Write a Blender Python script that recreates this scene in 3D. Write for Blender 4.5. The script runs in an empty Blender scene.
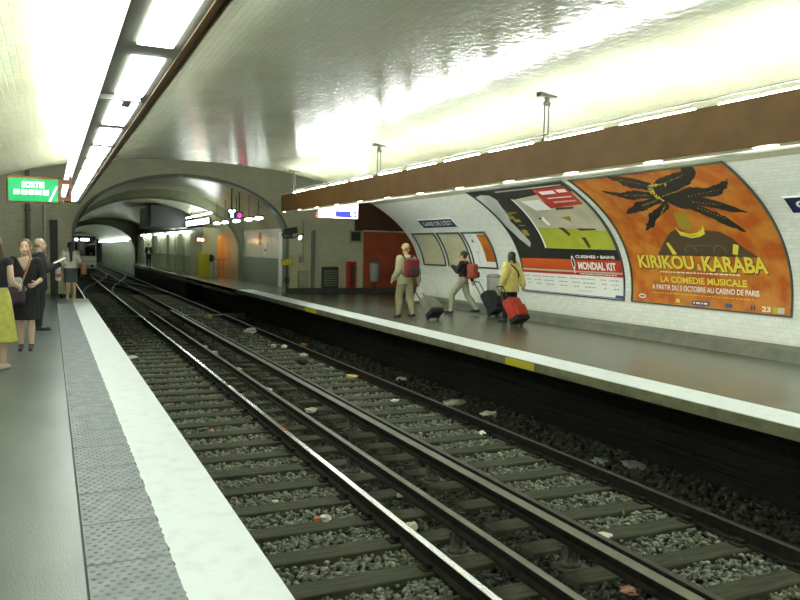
import bpy, bmesh, math, random
from mathutils import Vector, Matrix
import numpy as np
random.seed(7)
COL = bpy.context.scene.collection
sc = bpy.context.scene
PI = math.pi

# ---------------------------------------------------------------- materials
def _nodes(name):
    m = bpy.data.materials.new(name); m.use_nodes = True
    nt = m.node_tree
    return m, nt, nt.nodes['Principled BSDF']

def mat(name, col, rough=.6, metal=0., col2=None, scale=4., detail=4., bump=0., bscale=60., emis=None, es=0., coat=0., stretch=None, lo=.35, hi=.65, spec=.5):
    m, nt, p = _nodes(name)
    p.inputs['Base Color'].default_value = (*col, 1)
    p.inputs['Roughness'].default_value = rough
    p.inputs['Metallic'].default_value = metal
    p.inputs['Specular IOR Level'].default_value = spec
    p.inputs['Coat Weight'].default_value = coat
    tc = None
    if col2 is not None or bump:
        tc = nt.nodes.new('ShaderNodeTexCoord')
        mp = nt.nodes.new('ShaderNodeMapping')
        nt.links.new(tc.outputs['Object'], mp.inputs['Vector'])
        if stretch: mp.inputs['Scale'].default_value = stretch
    if col2 is not None:
        n = nt.nodes.new('ShaderNodeTexNoise'); n.inputs['Scale'].default_value = scale; n.inputs['Detail'].default_value = detail
        nt.links.new(mp.outputs['Vector'], n.inputs['Vector'])
        r = nt.nodes.new('ShaderNodeValToRGB')
        r.color_ramp.elements[0].position = lo; r.color_ramp.elements[1].position = hi
        r.color_ramp.elements[0].color = (*col, 1); r.color_ramp.elements[1].color = (*col2, 1)
        nt.links.new(n.outputs['Fac'], r.inputs['Fac'])
        nt.links.new(r.outputs['Color'], p.inputs['Base Color'])
    if bump:
        n = nt.nodes.new('ShaderNodeTexNoise'); n.inputs['Scale'].default_value = bscale; n.inputs['Detail'].default_value = 3
        nt.links.new(mp.outputs['Vector'], n.inputs['Vector'])
        b = nt.nodes.new('ShaderNodeBump'); b.inputs['Strength'].default_value = bump; b.inputs['Distance'].default_value = .01
        nt.links.new(n.outputs['Fac'], b.inputs['Height'])
        nt.links.new(b.outputs['Normal'], p.inputs['Normal'])
    if emis is not None:
        p.inputs['Emission Color'].default_value = (*emis, 1)
        p.inputs['Emission Strength'].default_value = es
    return m

def tile_mat(name, col, mortar, w=.15, h=.078, rough=.16, bump=.35, dirt=None, msize=.004, wave=.25, dscale=.7):
    m, nt, p = _nodes(name)
    N = nt.nodes.new; L = nt.links.new
    uv = N('ShaderNodeUVMap')
    br = N('ShaderNodeTexBrick'); L(uv.outputs['UV'], br.inputs['Vector'])
    br.inputs['Scale'].default_value = 1; br.inputs['Brick Width'].default_value = w; br.inputs['Row Height'].default_value = h
    br.inputs['Mortar Size'].default_value = msize; br.inputs['Mortar Smooth'].default_value = .6
    br.inputs['Color1'].default_value = (*col, 1); br.inputs['Color2'].default_value = (col[0]*.9, col[1]*.91, col[2]*.88, 1)
    br.inputs['Mortar'].default_value = (*mortar, 1)
    colout = br.outputs['Color']
    tc = N('ShaderNodeTexCoord')
    if dirt:
        n = N('ShaderNodeTexNoise'); n.inputs['Scale'].default_value = dscale; n.inputs['Detail'].default_value = 6
        L(tc.outputs['Object'], n.inputs['Vector'])
        r = N('ShaderNodeMapRange'); r.inputs['From Min'].default_value = .45; r.inputs['From Max'].default_value = .8
        L(n.outputs['Fac'], r.inputs['Value'])
        mx = N('ShaderNodeMixRGB'); L(r.outputs['Result'], mx.inputs['Fac']); L(colout, mx.inputs['Color1']); mx.inputs['Color2'].default_value = (*dirt, 1)
        colout = mx.outputs['Color']
    L(colout, p.inputs['Base Color'])
    p.inputs['Roughness'].default_value = rough
    b1 = N('ShaderNodeBump'); b1.invert = True; b1.inputs['Strength'].default_value = bump; b1.inputs['Distance'].default_value = .004
    L(br.outputs['Fac'], b1.inputs['Height'])
    n2 = N('ShaderNodeTexNoise'); n2.inputs['Scale'].default_value = 9; n2.inputs['Detail'].default_value = 2
    L(tc.outputs['Object'], n2.inputs['Vector'])
    b2 = N('ShaderNodeBump'); b2.inputs['Strength'].default_value = wave; b2.inputs['Distance'].default_value = .012
    L(n2.outputs['Fac'], b2.inputs['Height']); L(b1.outputs['Normal'], b2.inputs['Normal'])
    L(b2.outputs['Normal'], p.inputs['Normal'])
    return m

LAMP = (.93, 1., .95)
M = {}
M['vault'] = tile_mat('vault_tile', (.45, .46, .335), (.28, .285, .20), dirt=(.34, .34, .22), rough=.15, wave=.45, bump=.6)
M['walltile'] = tile_mat('brightened_wall_tile', (.78, .81, .75), (.58, .60, .54), rough=.17, wave=.35, bump=.5)  # vault tile again but paler, brighter wall light put into the colour
M['endwall'] = tile_mat('end_wall_tile', (.78, .77, .53), (.36, .36, .25), dirt=(.55, .55, .36), rough=.3)
M['whitetile'] = tile_mat('white_wall_tile', (.74, .76, .62), (.4, .4, .3), dirt=(.5, .5, .38), rough=.25)
M['farvault'] = tile_mat('old_vault_tile', (.48, .48, .31), (.2, .2, .13), dirt=(.2, .2, .13), rough=.3)
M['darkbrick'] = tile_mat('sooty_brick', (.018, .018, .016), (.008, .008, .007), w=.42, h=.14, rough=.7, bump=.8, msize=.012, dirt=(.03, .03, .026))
M['floor'] = mat('platform_asphalt', (.072, .094, .09), .3, col2=(.13, .158, .15), scale=1.6, bump=.12, bscale=90, stretch=(1, .35, 1))
M['floor_r'] = mat('far_platform_asphalt', (.095, .11, .08), .27, col2=(.155, .165, .12), scale=1.4, bump=.1, bscale=80, stretch=(1, .4, 1))
M['white_paint'] = mat('worn_white_paint', (.77, .84, .86), .55, col2=(.66, .72, .73), scale=7, lo=.5, hi=.8, bump=.15, bscale=40)
M['tactile'] = mat('studded_slab', (.19, .215, .235), .5, col2=(.27, .30, .32), scale=9, bump=.2, bscale=120)
M['joint'] = mat('dark_joint', (.05, .06, .05), .8)
M['concrete'] = mat('olive_concrete', (.17, .18, .10), .7, col2=(.25, .26, .16), scale=5, bump=.3)
M['sleeper'] = mat('creosoted_wood', (.042, .046, .03), .75, col2=(.082, .088, .055), scale=5, stretch=(.6, 6, 3), bump=.5, bscale=40)
M['ballast'] = mat('ballast_grey', (.10, .115, .085), .85, col2=(.28, .30, .225), scale=11, detail=2, bump=.4, bscale=80)
M['ballast_dark'] = mat('sooty_ballast', (.035, .038, .032), .9, col2=(.10, .105, .085), scale=9, detail=2, bump=.4, bscale=80)
M['bed'] = mat('track_bed', (.02, .022, .017), .95, col2=(.05, .052, .04), scale=14, bump=1., bscale=30)
M['steel_side'] = mat('rusty_rail_side', (.012, .011, .009), .7, col2=(.026, .021, .016), scale=12)
M['steel_top'] = mat('polished_rail_top', (.72, .74, .72), .22, 1.)
M['dull_top'] = mat('dull_rail_top', (.13, .14, .11), .5, .5, col2=(.2, .21, .165), scale=3)
M['dark_top'] = mat('dark_rail_top', (.07, .07, .055), .5, .5)
M['insul'] = mat('insulator', (.07, .06, .05), .5, col2=(.14, .13, .11), scale=20)
M['brown'] = mat('brown_valance', (.17, .08, .018), .5, col2=(.205, .10, .024), scale=3)
M['fix_grey'] = mat('fixture_grey', (.22, .22, .17), .75)
M['fix_white'] = mat('fixture_white', (.85, .87, .78), .4)
M['cream_flange'] = mat('cream_flange', (.5, .44, .22), .4)
M['diffuser'] = mat('lit_diffuser', (.9, .9, .9), .4, emis=(.95, 1, .97), es=9)
M['side_glow'] = mat('lit_side_diffuser', (.9, .9, .88), .4, emis=(.95, 1, .95), es=.9)
M['tube'] = mat('lit_tube', (.9, .9, .9), .4, emis=LAMP, es=54)
M['tube_far'] = mat('lit_far_tube', (.9, .9, .9), .4, emis=(.9, 1, .95), es=12)
M['lamp_small'] = mat('lit_small_lamp', (.9, .9, .9), .4, emis=(1, .98, .9), es=3)
M['warm_lamp'] = mat('lit_warm_lamp', (1, .6, .3), .4, emis=(1, .55, .22), es=22)
M['black'] = mat('black_plastic', (.012, .012, .014), .4)
M['darkgrey'] = mat('dark_grey_metal', (.05, .055, .045), .5)
M['grey'] = mat('grey_metal', (.28, .3, .27), .4, .6)
M['chrome'] = mat('brushed_metal', (.72, .73, .68), .38, .55)
M['beige'] = mat('beige_enamel', (.42, .42, .27), .5)
M['red_wall'] = mat('dark_red_wall', (.42, .085, .035), .5, col2=(.48, .11, .045), scale=2)
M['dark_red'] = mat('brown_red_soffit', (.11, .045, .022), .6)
M['skirting'] = mat('dark_skirting', (.055, .06, .05), .5, col2=(.08, .085, .07), scale=4)
M['plinth'] = mat('wall_plinth', (.13, .145, .12), .5, col2=(.2, .21, .16), scale=3)
M['red'] = mat('signal_red', (.5, .03, .02), .45)
M['yellow'] = mat('yellow_paint', (.62, .55, .03), .5)
M['orange_wall'] = mat('orange_wall', (.85, .5, .16), .6)
M['cream'] = mat('cream_panel', (.74, .75, .54), .5, col2=(.64, .65, .46), scale=1.5)
M['dado'] = mat('grey_dado', (.22, .25, .19), .5)
M['glass_dark'] = mat('dark_glass', (.01, .012, .012), .08)
M['rail_green'] = mat('greenish_railing', (.3, .34, .2), .45)
M['green_light'] = mat('lit_green_sign', (.02, .3, .1), .4, emis=(.01, .40, .12), es=.55)
M['white_light'] = mat('lit_white_lettering', (.9, .9, .9), .4, emis=(.85, 1, .93), es=2.0)
M['sign_white'] = mat('lit_white_sign', (.9, .9, .9), .4, emis=(.95, .93, 1), es=5)
M['sign_blue'] = mat('lit_blue_band', (.05, .05, .6), .4, emis=(.04, .05, .9), es=1.0)
M['rust_frame'] = mat('rust_red_frame', (.3, .1, .05), .5)
M['magenta'] = mat('lit_red_signal', (.9, .02, .2), .4, emis=(1, .01, .25), es=4)
M['skin'] = mat('skin', (.50, .32, .2), .55)
M['skin_pale'] = mat('pale_skin', (.6, .42, .3), .55)
M['eye'] = mat('eye_dark', (.05, .03, .02), .3)
M['lip'] = mat('lips', (.36, .12, .1), .5)
def cloth(n, c, r=.85): M[n] = mat(n, c, r, col2=tuple(x*.78 for x in c), scale=14, bump=.25, bscale=70)
cloth('black_cloth', (.013, .013, .016)); cloth('navy_cloth', (.02, .024, .03)); cloth('yellow_skirt', (.5, .5, .1))
cloth('white_shirt', (.72, .72, .62)); cloth('denim', (.07, .1, .11)); cloth('khaki', (.34, .33, .19)); cloth('beige_jacket', (.42, .41, .25))
cloth('pale_khaki', (.5, .5, .37)); cloth('yellow_coat', (.72, .62, .2)); cloth('red_bag', (.20, .022, .02)); cloth('orange_bag', (.34, .07, .03))
cloth('tan_hat', (.5, .42, .2)); cloth('purple_bag', (.05, .03, .045)); cloth('grey_fabric', (.33, .35, .34)); cloth('grey_case', (.22, .22, .17)); cloth('black_case', (.02, .022, .022)); cloth('red_case', (.45, .04, .02))
M['hair_dark'] = mat('dark_hair', (.02, .015, .012), .5); M['hair_brown'] = mat('brown_hair', (.13, .08, .045), .55); M['hair_grey'] = mat('grey_hair', (.3, .25, .2), .6)
M['tan_leather'] = mat('tan_leather', (.35, .16, .08), .5)
M['shoe'] = mat('dark_shoe', (.015, .013, .012), .35); M['shoe_red'] = mat('dark_red_shoe', (.12, .03, .03), .4); M['sandal'] = mat('pale_sandal', (.6, .45, .4), .5)
M['paper'] = mat('white_paper', (.85, .85, .82), .7)
M['plastic_white'] = mat('white_plastic_bag', (.8, .82, .78), .4)
for _n, _v in (('darkbrick', .12), ('steel_side', .2), ('ballast_dark', .1), ('bed', .1), ('sleeper', .2), ('ballast', .25), ('insul', .25)): M[_n].node_tree.nodes['Principled BSDF'].inputs['Specular IOR Level'].default_value = _v
# poster inks
M['p_orange'] = mat('poster_orange', (.44, .095, .012), .35, col2=(.56, .22, .03), scale=2.6, detail=8, lo=.4, hi=.62)
M['p_black'] = mat('poster_black', (.022, .022, .02), .35)
M['p_brown'] = mat('poster_brown', (.085, .06, .035), .35)
M['p_yellow'] = mat('poster_yellow', (.72, .62, .06), .35)
M['p_gold'] = mat('poster_gold', (.35, .27, .03), .35)
M['p_white'] = mat('poster_white', (.78, .8, .76), .35)
M['p_red'] = mat('poster_red', (.5, .04, .025), .35)
M['p_orangered'] = mat('poster_orange_red', (.58, .09, .015), .35)
M['p_green'] = mat('poster_green', (.36, .42, .03), .35, col2=(.42, .46, .06), scale=3)
M['p_beige'] = mat('poster_beige', (.42, .41, .29), .35, col2=(.52, .50, .38), scale=2.2, detail=3)
M['p_grey'] = mat('poster_grey', (.4, .43, .42), .35, col2=(.5, .52, .5), scale=2)
M['p_blue'] = mat('poster_blue', (.03, .08, .25), .35)
M['p_text'] = mat('poster_small_print', (.32, .34, .34), .4)
M['p_map'] = mat('map_paper', (.5, .48, .3), .4, col2=(.56, .54, .36), scale=5)
M['p_frame'] = mat('poster_frame', (.06, .085, .07), .4)
M['plaque'] = mat('navy_plaque', (.012, .018, .07), .3)
M['train_pale'] = mat('pale_green_train', (.42, .5, .38), .35); M['train_white'] = mat('train_white', (.62, .66, .58), .35); M['train_roof'] = mat('train_roof', (.12, .13, .11), .6)
M['litter_paper'] = mat('crumpled_paper', (.62, .62, .5), .8); M['litter_yellow'] = mat('yellow_wrapper', (.5, .4, .1), .6); M['litter_orange'] = mat('orange_wrapper', (.5, .16, .05), .6)
M['orange_mark'] = mat('orange_rail_mark', (.38, .17, .09), .6)

# ---------------------------------------------------------------- helpers
def box_uv(p, n):
    ax = max(range(3), key=lambda i: abs(n[i]))
    return (p[1], p[2]) if ax == 0 else ((p[0], p[2]) if ax == 1 else (p[0], p[1]))

class MB:
    def __init__(s): s.v = []; s.f = []; s.mi = []; s.sm = []; s.uv = None
    def add(s, vs, fs, mi=0, smooth=False):
        b = len(s.v); s.v += [tuple(q) for q in vs]
        for f in fs: s.f.append([i+b for i in f]); s.mi.append(mi); s.sm.append(smooth)
        return s
    def box(s, x0, x1, y0, y1, z0, z1, mi=0, R=None):
        vs = [(x, y, z) for z in (z0, z1) for y in (y0, y1) for x in (x0, x1)]
        if R is not None: vs = [R @ Vector(q) for q in vs]
        return s.add(vs, [(0, 2, 3, 1), (4, 5, 7, 6), (0, 1, 5, 4), (2, 6, 7, 3), (0, 4, 6, 2), (1, 3, 7, 5)], mi)
    def rbox(s, x0, x1, y0, y1, z0, z1, r, mi=0, R=None, seg=3):
        bm = bmesh.new(); bmesh.ops.create_cube(bm, size=1)
        for w in bm.verts: w.co = Vector(((x0+x1)/2+w.co.x*(x1-x0), (y0+y1)/2+w.co.y*(y1-y0), (z0+z1)/2+w.co.z*(z1-z0)))
        bmesh.ops.bevel(bm, geom=bm.edges[:], offset=r, segments=seg, profile=.5, affect='EDGES')
        vs = [R @ w.co if R is not None else w.co.copy() for w in bm.verts]
        bm.verts.index_update()
        s.add(vs, [[w.index for w in f.verts] for f in bm.faces], mi, True); bm.free(); return s
    def tube(s, p0, p1, r0, r1=None, n=12, mi=0, caps=True):
        p0 = Vector(p0); p1 = Vector(p1); r1 = r0 if r1 is None else r1
        d = (p1-p0).normalized(); a = d.orthogonal().normalized(); b = d.cross(a)
        vs = []
        for p, r in ((p0, r0), (p1, r1)):
            vs += [p+(a*math.cos(t)+b*math.sin(t))*r for t in [2*PI*i/n for i in range(n)]]
        s.add(vs, [(i, (i+1) % n, n+(i+1) % n, n+i) for i in range(n)], mi, True)
        if caps: s.add(vs, [tuple(range(n))[::-1], tuple(range(n, 2*n))], mi)
        return s
    def path(s, pts, r, n=8, mi=0):
        for a, b in zip(pts, pts[1:]): s.tube(a, b, r, r, n, mi)
        return s
    def cap(s, p0, p1, r0, r1, mi=0, n=14, m=4):
        p0 = Vector(p0); p1 = Vector(p1); d = p1-p0
        d = d.normalized() if d.length > 1e-6 else Vector((0, 0, 1)); a = d.orthogonal().normalized(); b = d.cross(a)
        rings = [(p0 - d*r0*math.cos(t), r0*math.sin(t)) for t in [PI/2*i/m for i in range(1, m+1)]]
        rings += [(p1 + d*r1*math.sin(t), r1*math.cos(t)) for t in [PI/2*i/m for i in range(m)]]
        vs = [p0-d*r0]
        for c, r in rings: vs += [c+(a*math.cos(2*PI*i/n)+b*math.sin(2*PI*i/n))*r for i in range(n)]
        vs.append(p1+d*r1); k = len(rings)
        fs = [(0, 1+(i+1) % n, 1+i) for i in range(n)]
        for j in range(k-1):
            o = 1+j*n; fs += [(o+i, o+(i+1) % n, o+n+(i+1) % n, o+n+i) for i in range(n)]
        o = 1+(k-1)*n; fs += [(o+i, o+(i+1) % n, len(vs)-1) for i in range(n)]
        return s.add(vs, fs, mi, True)
    def ell(s, c, r, mi=0, R=None, n=18, m=12):
        vs = [Vector((0, 0, -1))]
        for j in range(1, m):
            t = -PI/2+PI*j/m
            vs += [Vector((math.cos(t)*math.cos(2*PI*i/n), math.cos(t)*math.sin(2*PI*i/n), math.sin(t))) for i in range(n)]
        vs.append(Vector((0, 0, 1)))
        fs = [(0, 1+(i+1) % n, 1+i) for i in range(n)]
        for j in range(m-2):
            o = 1+j*n; fs += [(o+i, o+(i+1) % n, o+n+(i+1) % n, o+n+i) for i in range(n)]
        o = 1+(m-2)*n; fs += [(o+i, o+(i+1) % n, len(vs)-1) for i in range(n)]
        out = []
        for w in vs:
            q = Vector((w.x*r[0], w.y*r[1], w.z*r[2]))
            if R is not None: q = R @ q
            out.append(q+Vector(c))
        return s.add(out, fs, mi, True)
    def loft(s, rings, mi=0, n=24):      # rings: (z, cx, cy, rx, ry)
        vs = []
        for z, cx, cy, rx, ry in rings:
            vs += [(cx+rx*math.cos(2*PI*i/n), cy+ry*math.sin(2*PI*i/n), z) for i in range(n)]
        fs = []
        for j in range(len(rings)-1):
            o = j*n; fs += [(o+i, o+(i+1) % n, o+n+(i+1) % n, o+n+i) for i in range(n)]
        fs += [tuple(range(n))[::-1], tuple(range((len(rings)-1)*n, len(rings)*n))]
        return s.add(vs, fs, mi, True)
    def build(s, name, mats, parent=None, uvfn=None, sharp=None):
        me = bpy.data.meshes.new(name); me.from_pydata(s.v, [], s.f); me.update()
        if not isinstance(mats, (list, tuple)): mats = [mats]
        for m in mats: me.materials.append(M[m] if isinstance(m, str) else m)
        me.polygons.foreach_set('material_index', s.mi); me.polygons.foreach_set('use_smooth', s.sm)
        uvl = me.uv_layers.new(name='UVMap')
        for p in me.polygons:
            for li in p.loop_indices:
                if s.uv: uvl.data[li].uv = s.uv[me.loops[li].vertex_index]
                else: uvl.data[li].uv = (uvfn or box_uv)(me.vertices[me.loops[li].vertex_index].co, p.normal)
        o = bpy.data.objects.new(name, me); COL.objects.link(o)
        if parent: o.parent = parent
        return o

def empty(name, loc=(0, 0, 0), rz=0.):
    o = bpy.data.objects.new(name, None); COL.objects.link(o); o.location = loc; o.rotation_euler = (0, 0, rz); o.empty_display_size = .1
    return o
def tag(o, label=None, cat=None, group=None, kind=None):
    if label: o['label'] = label
    if cat: o['category'] = cat
    if group: o['group'] = group
    if kind: o['kind'] = kind
    return o
def struct(o): o['kind'] = 'structure'; return o
def copy_tree(o, parent=None):
    c = o.copy(); COL.objects.link(c)
    if parent: c.parent = parent
    for ch in list(o.children): copy_tree(ch, c)
    return c

# ---------------------------------------------------------------- camera
F = 760.
Rm = ((0.909, 0.009, 0.418), (-0.417, 0.067, 0.906), (0.02, 0.998, -0.065))
vx, vy = (50-400)/F, -(243.5-300)/F
Yc = Vector((vx, vy, 1)).normalized(); Zc = Vector((.02, 1, -(.02*vx+vy))).normalized(); Xc = Vector((Zc[1]*Yc[2]-Zc[2]*Yc[1], Zc[2]*Yc[0]-Zc[0]*Yc[2], Zc[0]*Yc[1]-Zc[1]*Yc[0]))
if Xc[0] < 0: Xc = -Xc
right = Vector((Xc[0], Yc[0], Zc[0])); up = Vector((Xc[1], Yc[1], Zc[1])); fwd = Vector((Xc[2], Yc[2], Zc[2]))
cam = bpy.data.cameras.new('camera'); cam.sensor_width = 36; cam.lens = F/800*36; cam.clip_end = 300
co = bpy.data.objects.new('camera', cam); COL.objects.link(co)
mw = Matrix.Identity(4)
for i in range(3): mw[i][0] = right[i]; mw[i][1] = up[i]; mw[i][2] = -fwd[i]; mw[i][3] = (0, 0, 1.6)[i]
co.matrix_world = mw; sc.camera = co

# ---------------------------------------------------------------- hall vault profile (superellipse)
VC, VA, VZ, VB, VN = 3.7, 7.1, .8, 3.2, 2.2
def vp(t):
    c, s_ = math.cos(t), math.sin(t)
    return (VC+VA*math.copysign(abs(c)**(2/VN), c), VZ+VB*math.copysign(abs(s_)**(2/VN), s_))
_T = [math.radians(-13+ (90+13)*i/3000) for i in range(3001)]
_P = [vp(t) for t in _T]; _L = [0.]
for a, b in zip(_P, _P[1:]): _L.append(_L[-1]+math.hypot(b[0]-a[0], b[1]-a[1]))
_k0 = min(range(len(_T)), key=lambda i: abs(_T[i])); _l0 = _L[_k0]; _L = [l-_l0 for l in _L]
_La = np.array(_L); _Px = np.array([p[0] for p in _P]); _Pz = np.array([p[1] for p in _P])
def vault_pt(Y, l, off=0.):
    x = float(np.interp(l, _La, _Px)); z = float(np.interp(l, _La, _Pz))
    x2 = float(np.interp(l+.02, _La, _Px)); z2 = float(np.interp(l+.02, _La, _Pz)); x1 = float(np.interp(l-.02, _La, _Px)); z1 = float(np.interp(l-.02, _La, _Pz))
    tx, tz = x2-x1, z2-z1; q = math.hypot(tx, tz) or 1
    return Vector((x-tz/q*off, Y, z+tx/q*off))

def build_vault(name, prof, y0, y1, m, mirrorL=None, step=None):
    ys = [y0+(y1-y0)*i/max(1, round((y1-y0)/ (step or 3))) for i in range(max(1, round((y1-y0)/(step or 3)))+1)]
    b = MB(); b.uv = []
    L = [0.]
    for p, q in zip(prof, prof[1:]): L.append(L[-1]+math.hypot(q[0]-p[0], q[1]-p[1]))
    n = len(prof)
    vs = []
    for y in ys:
        for k, p in enumerate(prof): vs.append((p[0], y, p[1])); b.uv.append((y, L[k]))
    fs = []
    for j in range(len(ys)-1):
        for i in range(n-1): fs.append((j*n+i, j*n+i+1, (j+1)*n+i+1, (j+1)*n+i))
    b.add(vs, fs, 0, True)
    return struct(b.build(name, m))

hall = []
for i in range(0, 121):
    t = math.radians(-14+ (208)*i/120); hall.append(vp(t))
hall = [p for p in hall if p[1] > -.02]
HY = 22.0
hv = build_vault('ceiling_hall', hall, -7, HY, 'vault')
hv.data.materials.append(M['walltile'])      # paler walls, darker crown: the lighting difference is put into the tile colour
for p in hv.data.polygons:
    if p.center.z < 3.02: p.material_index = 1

# ---------------------------------------------------------------- floors and track bed
b = MB(); b.box(-3.6, .14, -7, 26.5, -.3, 0); b.box(.14, 1.0, 24.15, 24.2, -.3, 0); struct(b.build('floor_near_platform', 'floor'))
b = MB(); b.box(.14, .56, -7, 24.2, -.3, -.002); b.box(.56, .97, -7, 24.2, -.3, -.004); struct(b.build('floor_edge_slab', 'joint'))
b = MB()
y = -2.
k = 0
while y < 24.2:
    y2 = min(y+.598, 24.2)
    b.box(.152, .552, y, y2-.012, -.002, .006); y = y2; k += 1
o = struct(b.build('floor_studded_strip', 'tactile'))
# studs of the strip as part of the same slab run
b = MB(); yy = 1.5; row = 0
while yy < 22:
    for i in range(7):
        x = .175+i*.055+(.027 if row % 2 else 0)
        if x > .545: continue
        r = .014; z0 = .006; n = 6 if yy < 12 else 4
        vs = [(x+r*math.cos(2*PI*j/n), yy+r*math.sin(2*PI*j/n), z0) for j in range(n)]+[(x+r*.55*math.cos(2*PI*j/n), yy+r*.55*math.sin(2*PI*j/n), z0+.006) for j in range(n)]
        b.add(vs, [(j, (j+1) % n, n+(j+1) % n, n+j) for j in range(n)]+[tuple(range(n, 2*n))], 0)
    yy += .048; row += 1
st = b.build('studs', 'tactile', o)
# painted edge with an irregular inner side
b = MB(); N_ = 1100; vs = []
for i in range(N_+1):
    y = -7+31.15*i/N_; j = random.uniform(-.005, .005) if y > 0 else 0
    vs += [(.556+j, y, .004), (1.0, y, .004), (1.0, y, -.06)]
b.add(vs, [(3*i, 3*i+1, 3*i+4, 3*i+3) for i in range(N_)]+[(3*i+1, 3*i+2, 3*i+5, 3*i+4) for i in range(N_)])
struct(b.build('floor_white_edge', 'white_paint'))
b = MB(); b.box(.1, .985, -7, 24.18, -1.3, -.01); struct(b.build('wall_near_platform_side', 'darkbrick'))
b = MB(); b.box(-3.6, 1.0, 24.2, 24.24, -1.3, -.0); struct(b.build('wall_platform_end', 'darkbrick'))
b = MB(); b.box(.5, 7.5, -7, 130, -1.6, -1.24); struct(b.build('floor_track_bed', 'bed'))
# far platform
b = MB(); b.box(6.42, 7.6, -7, 40.9, -.13, -.003); struct(b.build('floor_coping', 'concrete'))
b = MB(); b.box(7.0, 13.5, -7, 68, -.25, 0); b.box(6.42, 7.0, 29, 68, -.25, 0); struct(b.build('floor_far_platform', 'floor_r'))
b = MB(); b.box(6.43, 7.0, -7, 28.6, -.01, .004); struct(b.build('floor_far_white_edge', 'white_paint'))
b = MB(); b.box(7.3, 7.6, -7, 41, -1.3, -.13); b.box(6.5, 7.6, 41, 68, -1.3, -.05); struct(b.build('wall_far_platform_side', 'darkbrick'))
for z, h in ((-.66, .05), (-.86, .035), (-.97, .03)):
    b = MB(); b.box(7.24, 7.3, -7, 41, z-h, z); struct(b.build('trim_cable_ledge', 'steel_side'))
b = MB()
vs = []
for y in (-7, HY+.02): vs += [(10.30, y, 0), (10.36, y, .17), (10.62, y, .22), (10.7, y, 0)]
b.add(vs, [(0, 1, 5, 4), (1, 2, 6, 5), (3, 2, 1, 0), (4, 5, 6, 7)]); struct(b.build('baseboard_far', 'plinth'))

# ---------------------------------------------------------------- end of the hall and tunnel sections
def ell_prof(c, a, z0, bb, zl, zr, n=64):
    pr = [(c+a, zr)] if zr < z0 else []
    pr += [(c+a*math.cos(PI*i/n), z0+bb*math.sin(PI*i/n)) for i in range(n+1)]
    if zl < z0: pr.append((c-a, zl))
    return pr
def holed_wall(name, prof, x0, x1, z1, y, m, zb=0., thick=0.):
    # wall in the plane Y=y around an arch opening
    b = MB()
    pts = prof
    vs = [(p[0], y, p[1]) for p in pts]
    vs2 = []
    for p in pts:
        # project outward to the bounding rectangle
        cx = sum(q[0] for q in pts)/len(pts); dx = p[0]-pts[len(pts)//2][0]; dz = max(p[1]-1.0, 0.0)
        if dz <= 1e-6: q = (x1 if dx > 0 else x0, p[1])
        else:
            k = 1e9
            if dx > 1e-6: k = min(k, (x1-pts[len(pts)//2][0])/dx)
            if dx < -1e-6: k = min(k, (x0-pts[len(pts)//2][0])/dx)
            k = min(k, (z1-1.0)/dz); q = (pts[len(pts)//2][0]+dx*k, 1.0+dz*k)
        vs2.append((q[0], y, q[1]))
    n = len(pts)
    b.add(vs+vs2, [(i, i+1, n+i+1, n+i) for i in range(n-1)])
    # corner fill
    for sx in (x0, x1):
        cand = [i for i in range(n-1) if (abs(vs2[i][0]-sx) < 1e-4) != (abs(vs2[i+1][0]-sx) < 1e-4)]
        for i in cand: b.add([vs2[i], vs2[i+1], (sx, y, z1)], [(0, 1, 2)])
    return struct(b.build(name, m))
EY = 26.5
A2 = ell_prof(4.2, 3.5, 1.95, 2.0, 0, 0)
holed_wall('wall_hall_end', A2, -4.5, 10.66, 5.2, EY, 'endwall')
b = MB(); b.box(.62, .7, EY, EY+.5, -1.3, 1.95); struct(b.build('wall_tunnel_jamb', 'endwall'))
# bay between the hall vault and the end wall: roof and sides
b = MB(); b.box(-5, 14, HY-.3, EY+.5, 5.2, 5.4); b.box(-5, -4.6, HY-.3, EY, -.2, 5.3); b.box(13.5, 13.8, 15, EY+.2, -.2, 5.3); struct(b.build('ceiling_bay', 'farvault'))
b = MB()
out = [(x, z) for x, z in hall]
vs = []
for x, z in hall:
    vs += [(x, HY, z), (VC+(x-VC)*1.08, HY, VZ+(z-VZ)*1.1), (VC+(x-VC)*1.08, HY-.35, VZ+(z-VZ)*1.1)]
b.add(vs, [(3*i, 3*i+1, 3*i+4, 3*i+3) for i in range(len(hall)-1)]+[(3*i+1, 3*i+2, 3*i+5, 3*i+4) for i in range(len(hall)-1)])
struct(b.build('ceiling_hall_edge', 'farvault'))
b = MB(); b.box(10.66, 13.6, EY, EY+.1, 0, 2.3); struct(b.build('wall_red_passage', 'red_wall'))
b = MB(); b.box(10.3, 13.6, EY-.06, EY+.1, 2.3, 5.2); struct(b.build('wall_passage_soffit', 'dark_red'))
b = MB(); b.box(10.6, 13.5, EY-.1, EY-.03, 2.28, 2.33); struct(b.build('trim_soffit_line', 'cream'))
b = MB(); b.box(7.7, 13.6, EY-.16, EY, 0, .17); struct(b.build('baseboard_end', 'skirting'))

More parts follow.
